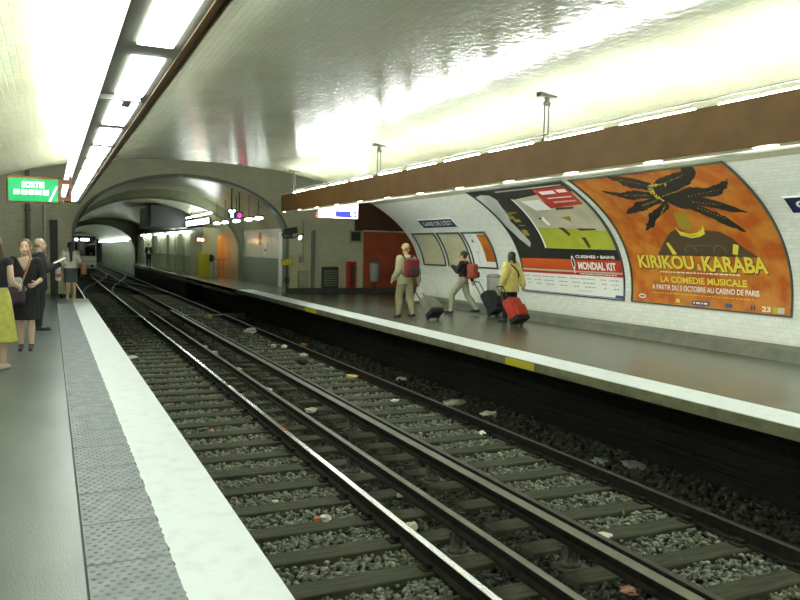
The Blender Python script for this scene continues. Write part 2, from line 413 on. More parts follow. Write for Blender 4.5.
def arch_ring(name, prof, y0, y1, t, m):
    b = MB(); n = len(prof); cx = (prof[0][0]+prof[-1][0])/2; c = Vector((cx, 1.6)); vs = []
    for p in prof:
        v = Vector(p); d = (v-c); d = d.normalized()
        if p[1] < 1.6: d = Vector((math.copysign(1, p[0]-cx), 0))
        q = v+d*t; q2 = v-d*.02
        for (a_, yy) in ((q2, y0), (q2, y1), (q, y1), (q, y0)): vs.append((a_[0], yy, a_[1]))
    fs = []
    for i in range(n-1):
        for j in range(4): fs.append((4*i+j, 4*i+(j+1) % 4, 4*i+4+(j+1) % 4, 4*i+4+j))
    b.add(vs, fs); return struct(b.build(name, m))
arch_ring('trim_arch_ring', A2, EY-.06, EY+.5, .07, 'dado')
# section B
BP = ell_prof(4.85, 4.15, 1.6, 2.7, -1.3, 0)
build_vault('ceiling_second_section', [p for p in BP], EY+.3, 38, 'farvault')
holed_wall('wall_third_end', ell_prof(4.6, 4.0, 1.5, 2.35, -1.3, 0), .6, 9.1, 4.6, 38, 'farvault')
arch_ring('trim_second_arch_ring', ell_prof(4.6, 4.0, 1.5, 2.35, -1.3, 0), 37.94, 38.3, .07, 'dado')
CP = ell_prof(4.6, 4.0, 1.5, 2.5, -1.3, 0)
build_vault('ceiling_third_section', CP, 38.1, 76, 'farvault')
DP = ell_prof(3.9, 3.2, 1.2, 2.2, -1.3, -1.3)
build_vault('ceiling_far_tunnel', DP, 74, 128, 'whitetile')
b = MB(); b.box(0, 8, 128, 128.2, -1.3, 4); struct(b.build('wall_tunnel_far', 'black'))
holed_wall('wall_far_tunnel_mouth', DP, .4, 9.0, 4.3, 75.9, 'farvault', zb=-1.3)
b = MB(); b.box(-5, 13.6, -7.2, -7, -1.5, 5); struct(b.build('wall_behind', 'vault'))
# added black box painting in the unlit part of the third section's vault
b = MB(); b.box(5.1, 7.9, 44.3, 50, 2.65, 3.85); struct(b.build('ceiling_unlit_patch', 'black'))

# right wall of the second section: white upper, grey dado, door
b = MB(); b.box(8.8, 9.0, EY+.5, 38, 1.15, 2.55); struct(b.build('wall_white_upper', 'whitetile'))
b = MB(); b.box(8.74, 9.0, EY+.5, 38, 0, 1.15); struct(b.build('wall_grey_dado', 'dado'))
b = MB(); b.box(8.66, 8.8, 29.2, 31.0, 0, 2.25); struct(b.build('door_1', 'fix_white'))
b = MB(); b.box(8.6, 8.8, 28.5, 29.1, 0, 2.35); struct(b.build('door_2', 'darkgrey'))
# third section service wall and doorway
b = MB()
b.box(7.35, 8.12, 41, 41.15, 0, 2.6); b.box(8.97, 9.2, 41, 41.15, 0, 2.6); b.box(8.12, 8.97, 41, 41.15, 2.2, 2.6)
b.box(7.35, 7.45, 41.15, 75.8, 0, 2.6)
struct(b.build('wall_service_room', 'cream'))
b = MB(); b.box(7.5, 9.3, 43.4, 43.5, 0, 2.6); b.box(9.1, 9.2, 41.2, 43.4, 0, 2.6); b.box(7.5, 7.6, 41.2, 43.4, 0, 2.6); struct(b.build('wall_orange_room', 'orange_wall'))
b = MB(); b.box(7.4, 8.7, 41.2, 76, 2.55, 2.65); struct(b.build('ceiling_service_room', 'farvault'))
# vertical ribs on the long white service wall
for y in (47, 50.5, 54, 58, 62.5, 67, 72):
    b = MB(); b.box(7.27, 7.36, y, y+.12, 0, 2.5); struct(b.build('trim_wall_rib', 'rail_green'))

# ---------------------------------------------------------------- sleepers
def make_sleeper(x0, x1, name):
    b = MB(); b.rbox(x0, x1, 0, .25, -1.32, -1.15, .008, seg=1); 
    for i in range(len(b.sm)): b.sm[i] = False
    return b.build(name, 'sleeper')
def run(x0, x1, ys, lab, grp):
    src = None
    for i, y in enumerate(ys):
        if src is None: o = src = make_sleeper(x0, x1, 'wooden_sleeper')
        else: o = src.copy(); COL.objects.link(o)
        o.location = (random.uniform(-.03, .03), y+random.uniform(-.015, .015), random.uniform(-.008, .004)); o.rotation_euler = (0, 0, random.uniform(-.006, .006))
        tag(o, lab, 'railway sleeper', grp)
run(1.08, 3.72, [5.6+.68*k for k in range(-3, 60)], 'weathered wooden sleeper in the ballast of the track beside the white platform edge', 'sleepers of the near track')
run(4.0, 6.32, [4.98+.66*k for k in range(-2, 60)], 'weathered wooden sleeper in the ballast of the track under the far platform', 'sleepers of the far track')

# ---------------------------------------------------------------- rails
def rail(name, pts, top, width=.07, h=.155, z=-1.0, foot=.13):
    # pts: (x, y) path; profile head / web / foot
    hw = width/2
    prof = [(-foot/2, -h), (foot/2, -h), (foot/2, -h+.02), (.012, -h+.035), (.012, -.045), (hw, -.035), (hw, -.004), (hw-.006, 0), (-hw+.006, 0), (-hw, -.004), (-hw, -.035), (-.012, -.045), (-.012, -h+.035), (-foot/2, -h+.02)]
    b = MB(); n = len(prof); vs = []
    for x, y in pts: vs += [(x+p[0], y, z+p[1]) for p in prof]
    for j in range(len(pts)-1):
        for i in range(n):
            b.add([], []) if False else None
    b.v = [tuple(q) for q in vs]
    for j in range(len(pts)-1):
        for i in range(n):
            b.f.append([j*n+i, j*n+(i+1) % n, (j+1)*n+(i+1) % n, (j+1)*n+i]); b.mi.append(1 if i in (6, 7, 8) else 0); b.sm.append(False)
    b.f.append(list(range(n))); b.mi.append(0); b.sm.append(False)
    b.f.append([(len(pts)-1)*n+i for i in range(n)][::-1]); b.mi.append(0); b.sm.append(False)
    return b.build(name, ['steel_side', top])
R = [(1.53, 'steel_top', 'running rail hidden close under the near platform edge'),
     (3.03, 'steel_top', 'brightly polished running rail between the near sleepers and the two raised rails'),
     (4.61, 'dark_top', 'thin dark running rail just behind the wide raised rail'),
     (6.07, 'dark_top', 'dark running rail nearest the black far platform wall')]
rails = []
for x, top, lab in R:
    o = rail('running_rail', [(x, 1.2), (x, 127)], top); tag(o, lab, 'rail'); rails.append(o)
    ysl = [5.6+.68*k+.125 for k in range(-2, 24)] if x < 4 else [4.98+.66*k+.125 for k in range(-2, 24)]
    src = None
    for y in ysl:
        if src is None:
            b = MB(); b.box(-.15, .15, -.07, .07, -1.155, -1.138); b.box(-.10, -.05, -.05, .05, -1.14, -1.10); b.box(.05, .10, -.05, .05, -1.14, -1.10)
            c = src = b.build('rail_chair', 'steel_side', o)
        else: c = src.copy(); COL.objects.link(c); c.parent = o
        c.location = (x, y, 0)
def third(x, top, w, lab, y0, ys_ins):
    o = rail('conductor_rail', [(x, y0), (x, 30)], top, width=w, h=.13, z=-.85, foot=.12); tag(o, lab, 'rail')
    src = None
    for y in ys_ins:
        if src is None:
            b = MB(); b.loft([(-1.17, 0, 0, .11, .09), (-1.13, 0, 0, .10, .085), (-1.12, 0, 0, .075, .07), (-1.0, 0, 0, .055, .055), (-.985, 0, 0, .07, .07)], n=14)
            for k in range(6):
                a = 2*PI*k/6; b.box(-.008, .008, .045, .085, -1.12, -.985, R=Matrix.Rotation(a, 3, 'Z'))
            b.box(-.13, .13, -.11, .11, -1.19, -1.165)
            c = src = b.build('insulator', 'insul', o)
        else: c = src.copy(); COL.objects.link(c); c.parent = o
        c.location = (x, y, 0)
third(3.41, 'dull_top', .075, 'raised olive conductor rail beside the polished running rail', 1.5, [3.3+2.7*k for k in range(10)])
third(4.19, 'dull_top', .12, 'wide raised conductor rail with a broad olive top', 1.5, [5.35-2.7+2.7*k for k in range(10)])
# crossover beyond the platforms
def curve(xa, ya, xb, yb, n=14):
    out = []
    for i in range(n+1):
        t = i/n; s_ = t*t*(3-2*t); out.append((xa+(xb-xa)*s_, ya+(yb-ya)*t))
    return out
for (xa, ya, xb, yb, lab) in ((1.55, 42, 4.55, 74, 'curved crossover rail leaving the hidden near running rail'), (3.05, 42, 6.05, 74, 'curved crossover rail leaving the polished running rail'),
                              (4.61, 44, 2.2, 69, 'curved crossover rail crossing back towards the train'), (6.0, 44, 3.4, 69, 'curved crossover rail leaving the rail by the far platform')):
    tag(rail('crossover_rail', curve(xa, ya, xb, yb), 'dark_top', z=-.985), lab, 'rail')
b = MB(); b.tube((1.4, 29.5, -1.03), (6.6, 29.5, -1.03), .035, n=8); b.box(6.2, 6.9, 29.3, 29.8, -1.2, -.98)
tag(b.build('point_rod', 'dull_top'), 'thin metal point rod lying across both tracks beyond the platform end', 'rod')
# orange marks painted on rail heads
for x, y in ((3.03, 14.3), (4.61, 24.0), (3.03, 10.4)):
    b = MB(); b.box(x-.03, x+.03, y, y+.18, -.999, -.996)
    k = [r for r in rails if abs(r.data.vertices[0].co.x - (x-.065)) < .01][0]; mk = b.build('paint_mark', 'orange_mark', k); mk['label'] = 'faded orange paint mark'

# ---------------------------------------------------------------- ballast (uncountable)
def ico():
    bm = bmesh.new(); bmesh.ops.create_icosphere(bm, subdivisions=1, radius=1); vs = np.array([w.co[:] for w in bm.verts]); fs = np.array([[w.index for w in f.verts] for f in bm.faces]); bm.free(); return vs, fs
IV, IF = ico()
def stones(name, regions, m, label, seed):
    rs = np.random.RandomState(seed); P_ = []; S_ = []
    for x0, x1, y0, y1, dens, size, zb, zt in regions:
        n = int((x1-x0)*(y1-y0)*dens)
        P_.append(np.stack([rs.uniform(x0, x1, n), y0+(y1-y0)*rs.uniform(0, 1, n), rs.uniform(zb, zt, n)], 1)); S_.append(rs.uniform(.6, 1.25, n)*size)
    P_ = np.concatenate(P_); S_ = np.concatenate(S_); n = len(P_)
    V = IV[None]*(1+rs.uniform(-.32, .32, (n, len(IV), 1)))*S_[:, None, None]
    V = V*rs.uniform(.6, 1.2, (n, 1, 3)); a = rs.uniform(0, 2*PI, n); c, s_ = np.cos(a)[:, None], np.sin(a)[:, None]
    X = V[:, :, 0]*c-V[:, :, 1]*s_; Y = V[:, :, 0]*s_+V[:, :, 1]*c
    V = np.stack([X, Y, V[:, :, 2]*.8], 2)+P_[:, None, :]
    Fx = IF[None]+(np.arange(n)*len(IV))[:, None, None]
    me = bpy.data.meshes.new(name); nv = n*len(IV); nf = n*len(IF)
    me.vertices.add(nv); me.vertices.foreach_set('co', V.reshape(-1).astype(np.float32))
    me.loops.add(nf*3); me.loops.foreach_set('vertex_index', Fx.reshape(-1).astype(np.int32))
    me.polygons.add(nf); me.polygons.foreach_set('loop_start', (np.arange(nf)*3).astype(np.int32)); me.polygons.foreach_set('loop_total', np.full(nf, 3, np.int32))
    me.update(calc_edges=True); me.materials.append(M[m])
    o = bpy.data.objects.new(name, me); COL.objects.link(o); tag(o, label, 'ballast', kind='stuff'); return o
stones('ballast_gravel', [(1.0, 3.0, 3, 10, 800, .027, -1.235, -1.185), (1.0, 3.0, 10, 20, 420, .034, -1.235, -1.185), (1.0, 3.0, 20, 36, 120, .05, -1.24, -1.19),
                          (4.6, 6.1, 3, 10, 800, .027, -1.235, -1.18), (4.6, 6.1, 10, 20, 420, .034, -1.235, -1.18), (4.6, 6.1, 20, 36, 120, .05, -1.24, -1.19)],
       'ballast', 'grey green crushed stone ballast packed between the sleepers', 1)
stones('sooty_ballast_gravel', [(3.0, 4.6, 3, 12, 600, .028, -1.235, -1.19), (3.0, 4.6, 12, 28, 200, .04, -1.24, -1.19), (6.1, 7.28, 3, 12, 650, .032, -1.22, -1.13), (6.1, 7.28, 12, 30, 220, .045, -1.22, -1.14)],
       'ballast_dark', 'sooty dark ballast stones beside the far wall and between the raised rails', 2)

# ---------------------------------------------------------------- litter
def crumple(name, x, y, z, s, m, lab, flat=.5, sd=0):
    rs = random.Random(sd); bm = bmesh.new(); bmesh.ops.create_icosphere(bm, subdivisions=2, radius=1)
    for w in bm.verts:
        k = 1+rs.uniform(-.35, .35); w.co = Vector((w.co.x*s*k*1.3, w.co.y*s*k, w.co.z*s*k*flat))
    bm.verts.index_update(); b = MB(); b.add([w.co for w in bm.verts], [[w.index for w in f.verts] for f in bm.faces]); bm.free()
    o = b.build(name, m); o.location = (x, y, z+s*flat*.7); o.rotation_euler = (0, 0, rs.uniform(0, 6)); tag(o, lab, 'litter'); return o
LT = [(2.52, 7.18, .05, 'litter_paper', 'crumpled pale paper ball beside an orange scrap on the near track', .7),
      (2.44, 7.22, .035, 'litter_orange', 'small orange scrap touching the crumpled paper ball on the near track', .6),
      (2.2, 7.9, .03, 'litter_paper', 'small round white scrap on the near ballast beyond the crumpled paper ball', .5),
      (3.2, 6.6, .06, 'litter_paper', 'folded white card stuck against the polished rail', .8),
      (4.9, 5.75, .075, 'litter_paper', 'flat white paper lying against the wide raised rail on the far track', .2),
      (4.28, 4.7, .05, 'tan_leather', 'brown tube shaped scrap at the foot of the wide raised rail', .5),
      (5.5, 17.5, .13, 'black_cloth', 'black rag lying on the far track sleepers', .4),
      (5.9, 18.6, .1, 'litter_paper', 'pale crumpled paper beyond the black rag', .5),
      (5.6, 20.5, .06, 'litter_paper', 'small white cup lying on the far track beside another', .9),
      (5.85, 20.3, .06, 'paper', 'bright white cup standing close to the far platform wall side', 1.),
      (5.9, 24.3, .17, 'litter_paper', 'largest pale crumpled newspaper on the far track', .5),
      (5.5, 29.5, .14, 'litter_yellow', 'yellowish crumpled paper beyond the pale newspaper', .6),
      (3.8, 16.9, .07, 'litter_yellow', 'yellow wrapper between the raised rails', .5),
      (3.75, 14.3, .11, 'litter_paper', 'flat pale rectangle of paper lying between the two raised rails', .25),
      (3.8, 19.6, .1, 'litter_paper', 'crumpled white bag between the rails beyond the yellow wrapper', .5),
      (4.0, 12.2, .09, 'litter_paper', 'pale leaf like scrap beside the wide raised rail', .4),
      (3.8, 21, .08, 'litter_paper', 'twisted light scrap far down between the raised rails', .5),
      (1.75, 19.5, .13, 'litter_paper', 'pale flat scrap on the near track close to the white platform edge', .25),
      (2.15, 11.3, .05, 'tan_leather', 'rust coloured scrap on the near sleepers', .5),
      (6.9, 7.6, .13, 'grey_fabric', 'grey green rag lying along the foot of the black wall', .3),
      (6.6, 7.9, .11, 'grey_fabric', 'second greyish rag beside the dark running rail', .25),
      (6.75, 10.9, .11, 'litter_paper', 'pale scrap in a heap of rubbish by the far wall', .4),
      (6.6, 11.9, .15, 'p_beige', 'beige crumpled bag in the rubbish by the far wall', .35),
      (6.8, 14.6, .1, 'litter_paper', 'light crumpled scrap farther along the far wall', .4),
      (5.95, 9.8, .045, 'paper', 'little round white cup lid beside the dark running rail', .6),
      (5.7, 12.5, .05, 'paper', 'white pellet of paper on a far track sleeper end', .6),
      (3.55, 7.6, .03, 'paper', 'tiny white paper pellet beside the narrow raised rail', .8),
      (5.9, 15.2, .09, 'litter_yellow', 'tan crumpled scrap against the dark running rail', .4),
      (6.5, 20.5, .11, 'litter_orange', 'reddish scrap at the foot of the far wall', .5)]
for i, (x, y, s, m, lab, fl) in enumerate(LT): crumple('paper_scrap' if 'paper' in m or m == 'litter_paper' else 'scrap', x, y, -1.16, s*1.05, m, lab, fl, i)

# yellow tags on the coping face
for y0, y1, lab in ((9.2, 9.95, 'yellow rectangular tag on the far platform coping below the suitcases'), (19.2, 20.2, 'small yellow tag on the coping near the far end of the white edge')):
    b = MB(); b.box(6.405, 6.42, y0, y1, -.125, -.02); tag(b.build('coping_tag', 'yellow'), lab, 'tag')

# ---------------------------------------------------------------- light canopies
def canopy(x0, x1, side, lab, dz=0.):
    # side +1: the brown valance is at x1 (track side of the near canopy); -1: at x0
    t = empty('light_canopy', ((x0+x1)/2, 0, 2.7)); tag(t, lab, 'light fixture')
    T = Matrix.Translation((-(x0+x1)/2, 0, -2.7))
    def pt(b, name, m):
        b.v = [(v[0]-(x0+x1)/2, v[1], v[2]-2.7) for v in b.v]; return b.build(name, m, t)
    y0, y1 = -5.5, 22.25
    b = MB(); b.box(x0, x1, y0, y1, 2.705+dz, 2.73+dz); b.box(x0, x0+.012, y0, y1, 2.69, 2.73+dz); b.box(x1-.012, x1, y0, y1, 2.69, 2.73+dz); pt(b, 'trough', 'fix_grey')
    xv = x1 if side > 0 else x0
    b = MB(); b.box(xv-.015 if side < 0 else xv, xv if side < 0 else xv+.015, y0, y1, 2.69, 3.17); b.box(min(xv, xv-side*.05), max(xv, xv-side*.05), y0, y1, 2.69, 2.70); b.box(xv-.02, xv+.02, y1, y1+.02, 2.69, 3.17); pt(b, 'valance', 'brown')
    b = MB(); b.box(min(x0,x1), max(x0,x1), y1, y1+.02, 2.7, 3.15); pt(b, 'end_plate', 'darkgrey')
    xw = x0 if side > 0 else x1
    b = MB(); vs = []
    for y in (y0, y1): vs += [(xw, y, 2.7), (xw-side*.07, y, 2.93), (xw-side*.06, y, 2.94), (xw+side*.02, y, 2.71)]
    b.add(vs, [(0, 1, 5, 4), (1, 2, 6, 5), (2, 3, 7, 6), (3, 0, 4, 7), (0, 3, 2, 1), (4, 5, 6, 7)]); pt(b, 'side_diffuser', 'side_glow' if side > 0 else 'fix_white')
    b = MB(); b.box(xv-side*.01-.006, xv-side*.01+.006, y0, y1, 3.25, 3.262); pt(b, 'guard_wire', 'darkgrey')
    src = tsrc = None
    y = 4.75-1.53*6
    while y+1.23 < y1:
        if src is None:
            b = MB(); b.rbox(x0+.10, x1-.10, 0, 1.22, 2.690+dz, 2.706+dz, .006); b.v = [(v[0]-(x0+x1)/2, v[1], v[2]-2.7) for v in b.v]; d = src = b.build('diffuser', 'diffuser', t)
            b = MB()
            for xx in (xv-side*.08, xw+side*.06): b.cap((xx-(x0+x1)/2, .03, .49 if xx == xv-side*.08 else .27), (xx-(x0+x1)/2, 1.2, .49 if xx == xv-side*.08 else .27), .022, .022, n=8, m=2)
            e = tsrc = b.build('tube', 'tube', t)
        else:
            d = src.copy(); COL.objects.link(d); d.parent = t; e = tsrc.copy(); COL.objects.link(e); e.parent = t
        d.location = (0, y, 0); e.location = (0, y, 0)
        y += 1.53
    return t, pt
t1, pt1 = canopy(.34, .73, 1, 'long lit canopy with glowing panels hanging over the near platform edge')
b = MB(); b.box(.34, .62, 6.02, 6.06, 2.66, 2.70); b.box(.5, .56, 5.98, 6.27, 2.655, 2.70); pt1(b, 'bracket', 'grey')
t2, pt2 = canopy(6.31, 6.70, -1, 'long canopy with a deep brown valance hanging over the far platform edge', .05)
b = MB(); b.box(6.315, 6.36, -5.5, 22.2, 2.665, 2.692); pt2(b, 'flange', 'cream_flange')
src = None
for y in [5.3+1.52*k for k in range(-3, 12)]:
    if src is None:
        b = MB(); b.ell((0, 0, 0), (.03, .17, .013)); s0 = src = b.build('flange_lamp', 'lamp_small', t2)
    else: s0 = src.copy(); COL.objects.link(s0); s0.parent = t2
    s0.location = (6.325-6.505, y, 2.675-2.7)
# hanging rods from the vault
def hanger(x, y, z0, lab):
    X, Z = x, None
    t_ = [p for p in hall]
    best = min(t_, key=lambda p: abs(p[0]-x) if p[1] > 2 else 9); zc = float(np.interp(abs(x-VC)/VA, [q for q in np.linspace(0, 1, 500)], [VZ+VB*(1-q**VN)**(1/VN) for q in np.linspace(0, 1, 500)]))
    b = MB(); b.tube((-.035, 0, z0), (-.035, 0, zc-.12), .011, n=8); b.tube((.035, 0, z0), (.035, 0, zc-.12), .011, n=8); b.box(-.05, .05, -.015, .015, zc-.16, zc-.1); b.tube((0, 0, zc-.12), (0, 0, zc-.03), .03, .04); b.box(-.14, .14, -.05, .05, zc-.04, zc+.03); b.box(-.05, .05, -.03, .03, z0, z0+.06)
    o = b.build('hanger_rod', 'darkgrey'); o.location = (x, y, 0); tag(o, lab, 'hanger rod')
for y, l in ((3, 'out of view overhead'), (9.0, 'above the orange poster'), (15.0, 'above the kitchen poster'), (21.2, 'at the dark end of the brown valance')):
    hanger(6.36, y, 3.16 if y < 21 else 3.1, 'double hanger rod between vault and brown valance ' + l)
for y in (3.5, 8.8, 12.8, 17):
    hanger(.6, y, 2.74, 'metal hanger rod holding the near glowing canopy to the bright vault') if y == 3.5 else hanger(.6, y, 2.74, {8.8: 'metal hanger rod above the near canopy before the bracketed panel', 12.8: 'metal hanger rod above the near canopy just nearer than the green sign', 17: 'metal hanger rod above the near canopy close to the green sign'}[y])

# ---------------------------------------------------------------- text and prints
def text_tris(s, w, h, bold=.012):
    cu = bpy.data.curves.new('t', 'FONT'); cu.body = s; cu.size = 1; cu.offset = bold; cu.resolution_u = 3
    o = bpy.data.objects.new('t', cu); COL.objects.link(o)
    me = bpy.data.meshes.new_from_object(o.evaluated_get(bpy.context.evaluated_depsgraph_get()))
    vs = [tuple(v.co[:2]) for v in me.vertices]; fs = [list(p.vertices) for p in me.polygons]
    bpy.data.objects.remove(o); bpy.data.curves.remove(cu); bpy.data.meshes.remove(me)
    x0 = min(v[0] for v in vs); x1 = max(v[0] for v in vs); y0 = min(v[1] for v in vs); y1 = max(v[1] for v in vs)
    return [((v[0]-x0)/(x1-x0)*w, (v[1]-y0)/(y1-y0)*h) for v in vs], fs
class Print:
    """flat artwork in metres (x to the right, y up), mapped onto a surface by fn(x, y, off)"""
    def __init__(s, fn, mats, step=.12): s.fn = fn; s.mats = mats; s.step = step; s.b = MB()
    def poly(s, pts, m, layer=1):
        s._add(pts, [list(range(len(pts)))], m, layer)
    def rect(s, x0, y0, x1, y1, m, layer=1): s.poly([(x0, y0), (x1, y0), (x1, y1), (x0, y1)], m, layer)
    def ellipse(s, cx, cy, rx, ry, m, layer=1, n=20, rot=0.):
        c, q = math.cos(rot), math.sin(rot)
        s.poly([(cx+rx*math.cos(2*PI*i/n)*c-ry*math.sin(2*PI*i/n)*q, cy+rx*math.cos(2*PI*i/n)*q+ry*math.sin(2*PI*i/n)*c) for i in range(n)], m, layer)
    def text(s, t, x, y, w, h, m, layer=3, bold=.015, slope=0.):
        vs, fs = text_tris(t, w, h, bold); s._add([(x+a, y+c+slope*a) for a, c in vs], fs, m, layer)
    def dashes(s, x0, x1, y, h, m, layer=2, sd=1):
        r = random.Random(sd); x = x0
        while x < x1-.03:
            w = r.uniform(.03, .1); s.rect(x, y, min(x+w, x1), y+h, m, layer); x += w+.025
    def _add(s, vs, fs, m, layer):
        bm = bmesh.new(); bv = [bm.verts.new((a, c, 0)) for a, c in vs]
        for f in fs:
            try: bm.faces.new([bv[i] for i in f])
            except ValueError: pass
        if s.step:
            ys = [v[1] for v in vs]; k = math.ceil(min(ys)/s.step)
            while k*s.step < max(ys):
                g = bm.verts[:]+bm.edges[:]+bm.faces[:]
                bmesh.ops.bisect_plane(bm, geom=g, plane_co=(0, k*s.step, 0), plane_no=(0, 1, 0)); k += 1
        bmesh.ops.triangulate(bm, faces=bm.faces[:])
        bm.verts.index_update()
        if m not in s.mats: s.mats.append(m)
        s.b.add([s.fn(v.co.x, v.co.y, .002+.0012*layer) for v in bm.verts], [[v.index for v in f.verts] for f in bm.faces], s.mats.index(m)); bm.free()
    def build(s, name, parent=None): return s.b.build(name, s.mats, parent)
V0 = -.14
def vault_fn(Yl, org, base=.0):
    return lambda x, y, off: vault_pt(Yl-x, V0+y, off+base)-Vector(org)
def wall_frame(fn, x0, y0, x1, y1, w, d, name, m, parent, step=.12):
    b = MB()
    def strip(ax, ay, bx, by):
        n = max(1, int(max(abs(bx-ax), abs(by-ay))/step)) if abs(by-ay) > abs(bx-ax) else 1
        horiz = abs(bx-ax) > abs(by-ay)
        vs = []
        for i in range(n+1):
            t = i/n; x = ax+(bx-ax)*t; y = ay+(by-ay)*t
            if horiz: q = [(x, y-w/2), (x, y+w/2)]
            else: q = [(x-w/2, y), (x+w/2, y)]
            vs += [fn(q[0][0], q[0][1], 0), fn(q[0][0], q[0][1], d), fn(q[1][0], q[1][1], d), fn(q[1][0], q[1][1], 0)]
        fs = [(4*i+j, 4*i+(j+1) % 4, 4*i+4+(j+1) % 4, 4*i+4+j) for i in range(n) for j in range(4)]+[(0, 1, 2, 3), (4*n+3, 4*n+2, 4*n+1, 4*n)]
        b.add(vs, fs)
    strip(x0, y0-w/2, x0, y1+w/2); strip(x1, y0-w/2, x1, y1+w/2); strip(x0, y0, x1, y0); strip(x0, y1, x1, y1)
    return b.build(name, m, parent)

# ---- theatre poster
org = (10.79, 10.2, .66)
t = empty('theatre_poster', org); tag(t, 'large orange theatre poster with dark feather motif and yellow title lettering', 'poster')
fn = vault_fn(12.0, org)
wall_frame(fn, -.09, .0, 3.6, 3.1, .025, .03, 'frame', 'p_frame', t)
pr = Print(fn, ['p_orange', 'p_black', 'p_brown', 'p_yellow', 'p_gold', 'p_white', 'p_blue', 'p_red', 'p_orangered'])
pr.rect(-.09, 0, 3.6, 3.1, 'p_orange', 0)
FE = [[(.95, 3.06), (1.24, 3.03), (1.56, 2.89), (1.84, 2.66), (1.66, 2.5), (1.34, 2.6), (1.2, 2.66), (1.08, 2.76), (1.1, 2.86), (.98, 2.93)],
      [(.37, 2.66), (.86, 2.53), (1.05, 2.58), (1.3, 2.55), (1.75, 2.44), (1.59, 2.31), (1.22, 2.34), (1.0, 2.3), (.83, 2.34), (.55, 2.49)],
      [(.44, 1.92), (.62, 2.08), (.82, 2.15), (1.0, 2.26), (1.27, 2.28), (1.73, 2.35), (1.58, 2.17), (1.2, 2.07), (1.0, 2.0), (.75, 1.96)],
      [(.71, 1.51), (.8, 1.66), (.91, 1.74), (1.05, 1.92), (1.26, 2.01), (1.73, 2.24), (1.71, 2.09), (1.36, 1.88), (1.15, 1.77), (1.0, 1.62)],
      [(1.8, 2.72), (2.03, 2.82), (2.29, 2.9), (2.63, 2.94), (2.78, 3.07), (2.98, 3.08), (2.93, 2.9), (2.8, 2.77), (2.5, 2.58), (2.05, 2.41), (1.85, 2.55)],
      [(2.09, 2.4), (2.5, 2.53), (2.8, 2.47), (3.15, 2.56), (3.36, 2.66), (3.3, 2.54), (3.19, 2.42), (2.94, 2.27), (2.6, 2.25), (2.08, 2.27)],
      [(2.1, 2.26), (2.52, 2.26), (2.83, 2.11), (3.24, 1.85), (2.88, 1.87), (2.72, 1.96), (2.59, 1.98), (2.08, 2.14)],
      [(2.1, 2.21), (2.43, 2.02), (2.6, 1.9), (2.77, 1.74), (2.99, 1.44), (2.67, 1.57), (2.5, 1.72), (2.31, 1.83), (2.05, 2.02)]]
def jag(pts, n=4, a=.022, sd=0):
    r = random.Random(sd); out = []
    for p, q in zip(pts, pts[1:]+pts[:1]):
        for i in range(n):
            u = i/n; out.append((p[0]+(q[0]-p[0])*u+(r.uniform(-a, a) if i else 0), p[1]+(q[1]-p[1])*u+(r.uniform(-a, a) if i else 0)))
    return out
for i, f in enumerate(FE): pr.poly(jag(f, sd=i), 'p_black', 1)
pr.ellipse(1.92, 2.3, .36, .22, 'p_black', 2, 28, rot=-.9)
r = random.Random(3)
for i in range(95):      # yellow beads scattered round the motif
    a = r.uniform(.9, 3.9); q = r.uniform(.3, .42); pr.ellipse(1.88+math.cos(a)*q*.8, 2.42+math.sin(a)*q*.75, .016, .014, 'p_yellow', 3, 5)
for (ax, ay, bx, by) in ((1.2, 2.9, 1.6, 2.7), (.9, 2.45, 1.5, 2.4), (1.1, 2.15, 1.5, 2.25), (1.3, 1.85, 1.6, 2.1), (2.3, 2.3, 3.0, 2.4), (2.3, 2.15, 2.8, 2.05), (2.3, 2.0, 2.7, 1.75), (2.1, 2.7, 2.6, 2.85), (1.75, 2.35, 2.15, 2.45)):
    for k in range(9):
        u = k/8; pr.ellipse(ax+(bx-ax)*u, ay+(by-ay)*u, .02, .011, 'p_gold' if k % 3 else 'p_yellow', 3, 5, rot=.3)
pr.poly([(1.66, 1.93), (1.95, 1.88), (1.91, 1.62), (1.84, 1.5), (1.58, 1.56)], 'p_gold', 1)
pr.poly([(.75, .97), (.9, 1.13), (1.02, 1.25), (1.3, 1.47), (1.45, 1.52), (1.57, 1.53), (1.74, 1.42), (1.9, 1.46), (2.12, 1.5), (2.44, 1.46), (2.63, 1.33), (2.8, 1.14), (3.06, .96)], 'p_brown', 1)
for k in range(2):
    q = .05*k
    pr.poly([(1.48, 1.6-q), (1.55, 1.49-q), (1.76, 1.42-q), (1.95, 1.46-q), (2.08, 1.52-q), (2.15, 1.63-q), (2.1, 1.47-q), (1.95, 1.41-q), (1.75, 1.385-q), (1.52, 1.45-q)], 'p_yellow', 3)
pr.poly([(1.07, 1.23), (1.14, 1.24), (1.25, 1.0), (1.14, .99)], 'p_yellow', 2); pr.poly([(2.61, 1.21), (2.72, 1.19), (2.63, 1.0), (2.53, 1.02)], 'p_yellow', 2)
for cx in (1.62, 2.28):
    for k in range(12):
        a = PI*k/11; pr.ellipse(cx+.13*math.cos(a), 1.06+.12*math.sin(a), .012, .01, 'p_gold', 3, 5)
for k in range(10): pr.ellipse(1.75+.04*k, 1.38-.02*abs(k-5)-.2+.02*abs(k-5), .01, .01, 'p_gold', 3, 5)
for dx, dy, m, l in ((.02, -.02, 'p_brown', 3), (0, 0, 'p_yellow', 4)):
    pr.text('KIRIKOU', .17+dx, .70+dy, 1.44, .27, m, l, .03); pr.text('&', 1.67+dx, .69+dy, .1, .12, m, l, .02); pr.text('KARABA', 1.81+dx, .68+dy, 1.37, .29, m, l, .03)
pr.dashes(.72, 2.6, .625, .022, 'p_white', 3, 4)
pr.text('LA COMEDIE MUSICALE', .71, .43, 2.02, .125, 'p_yellow', 4, .03)
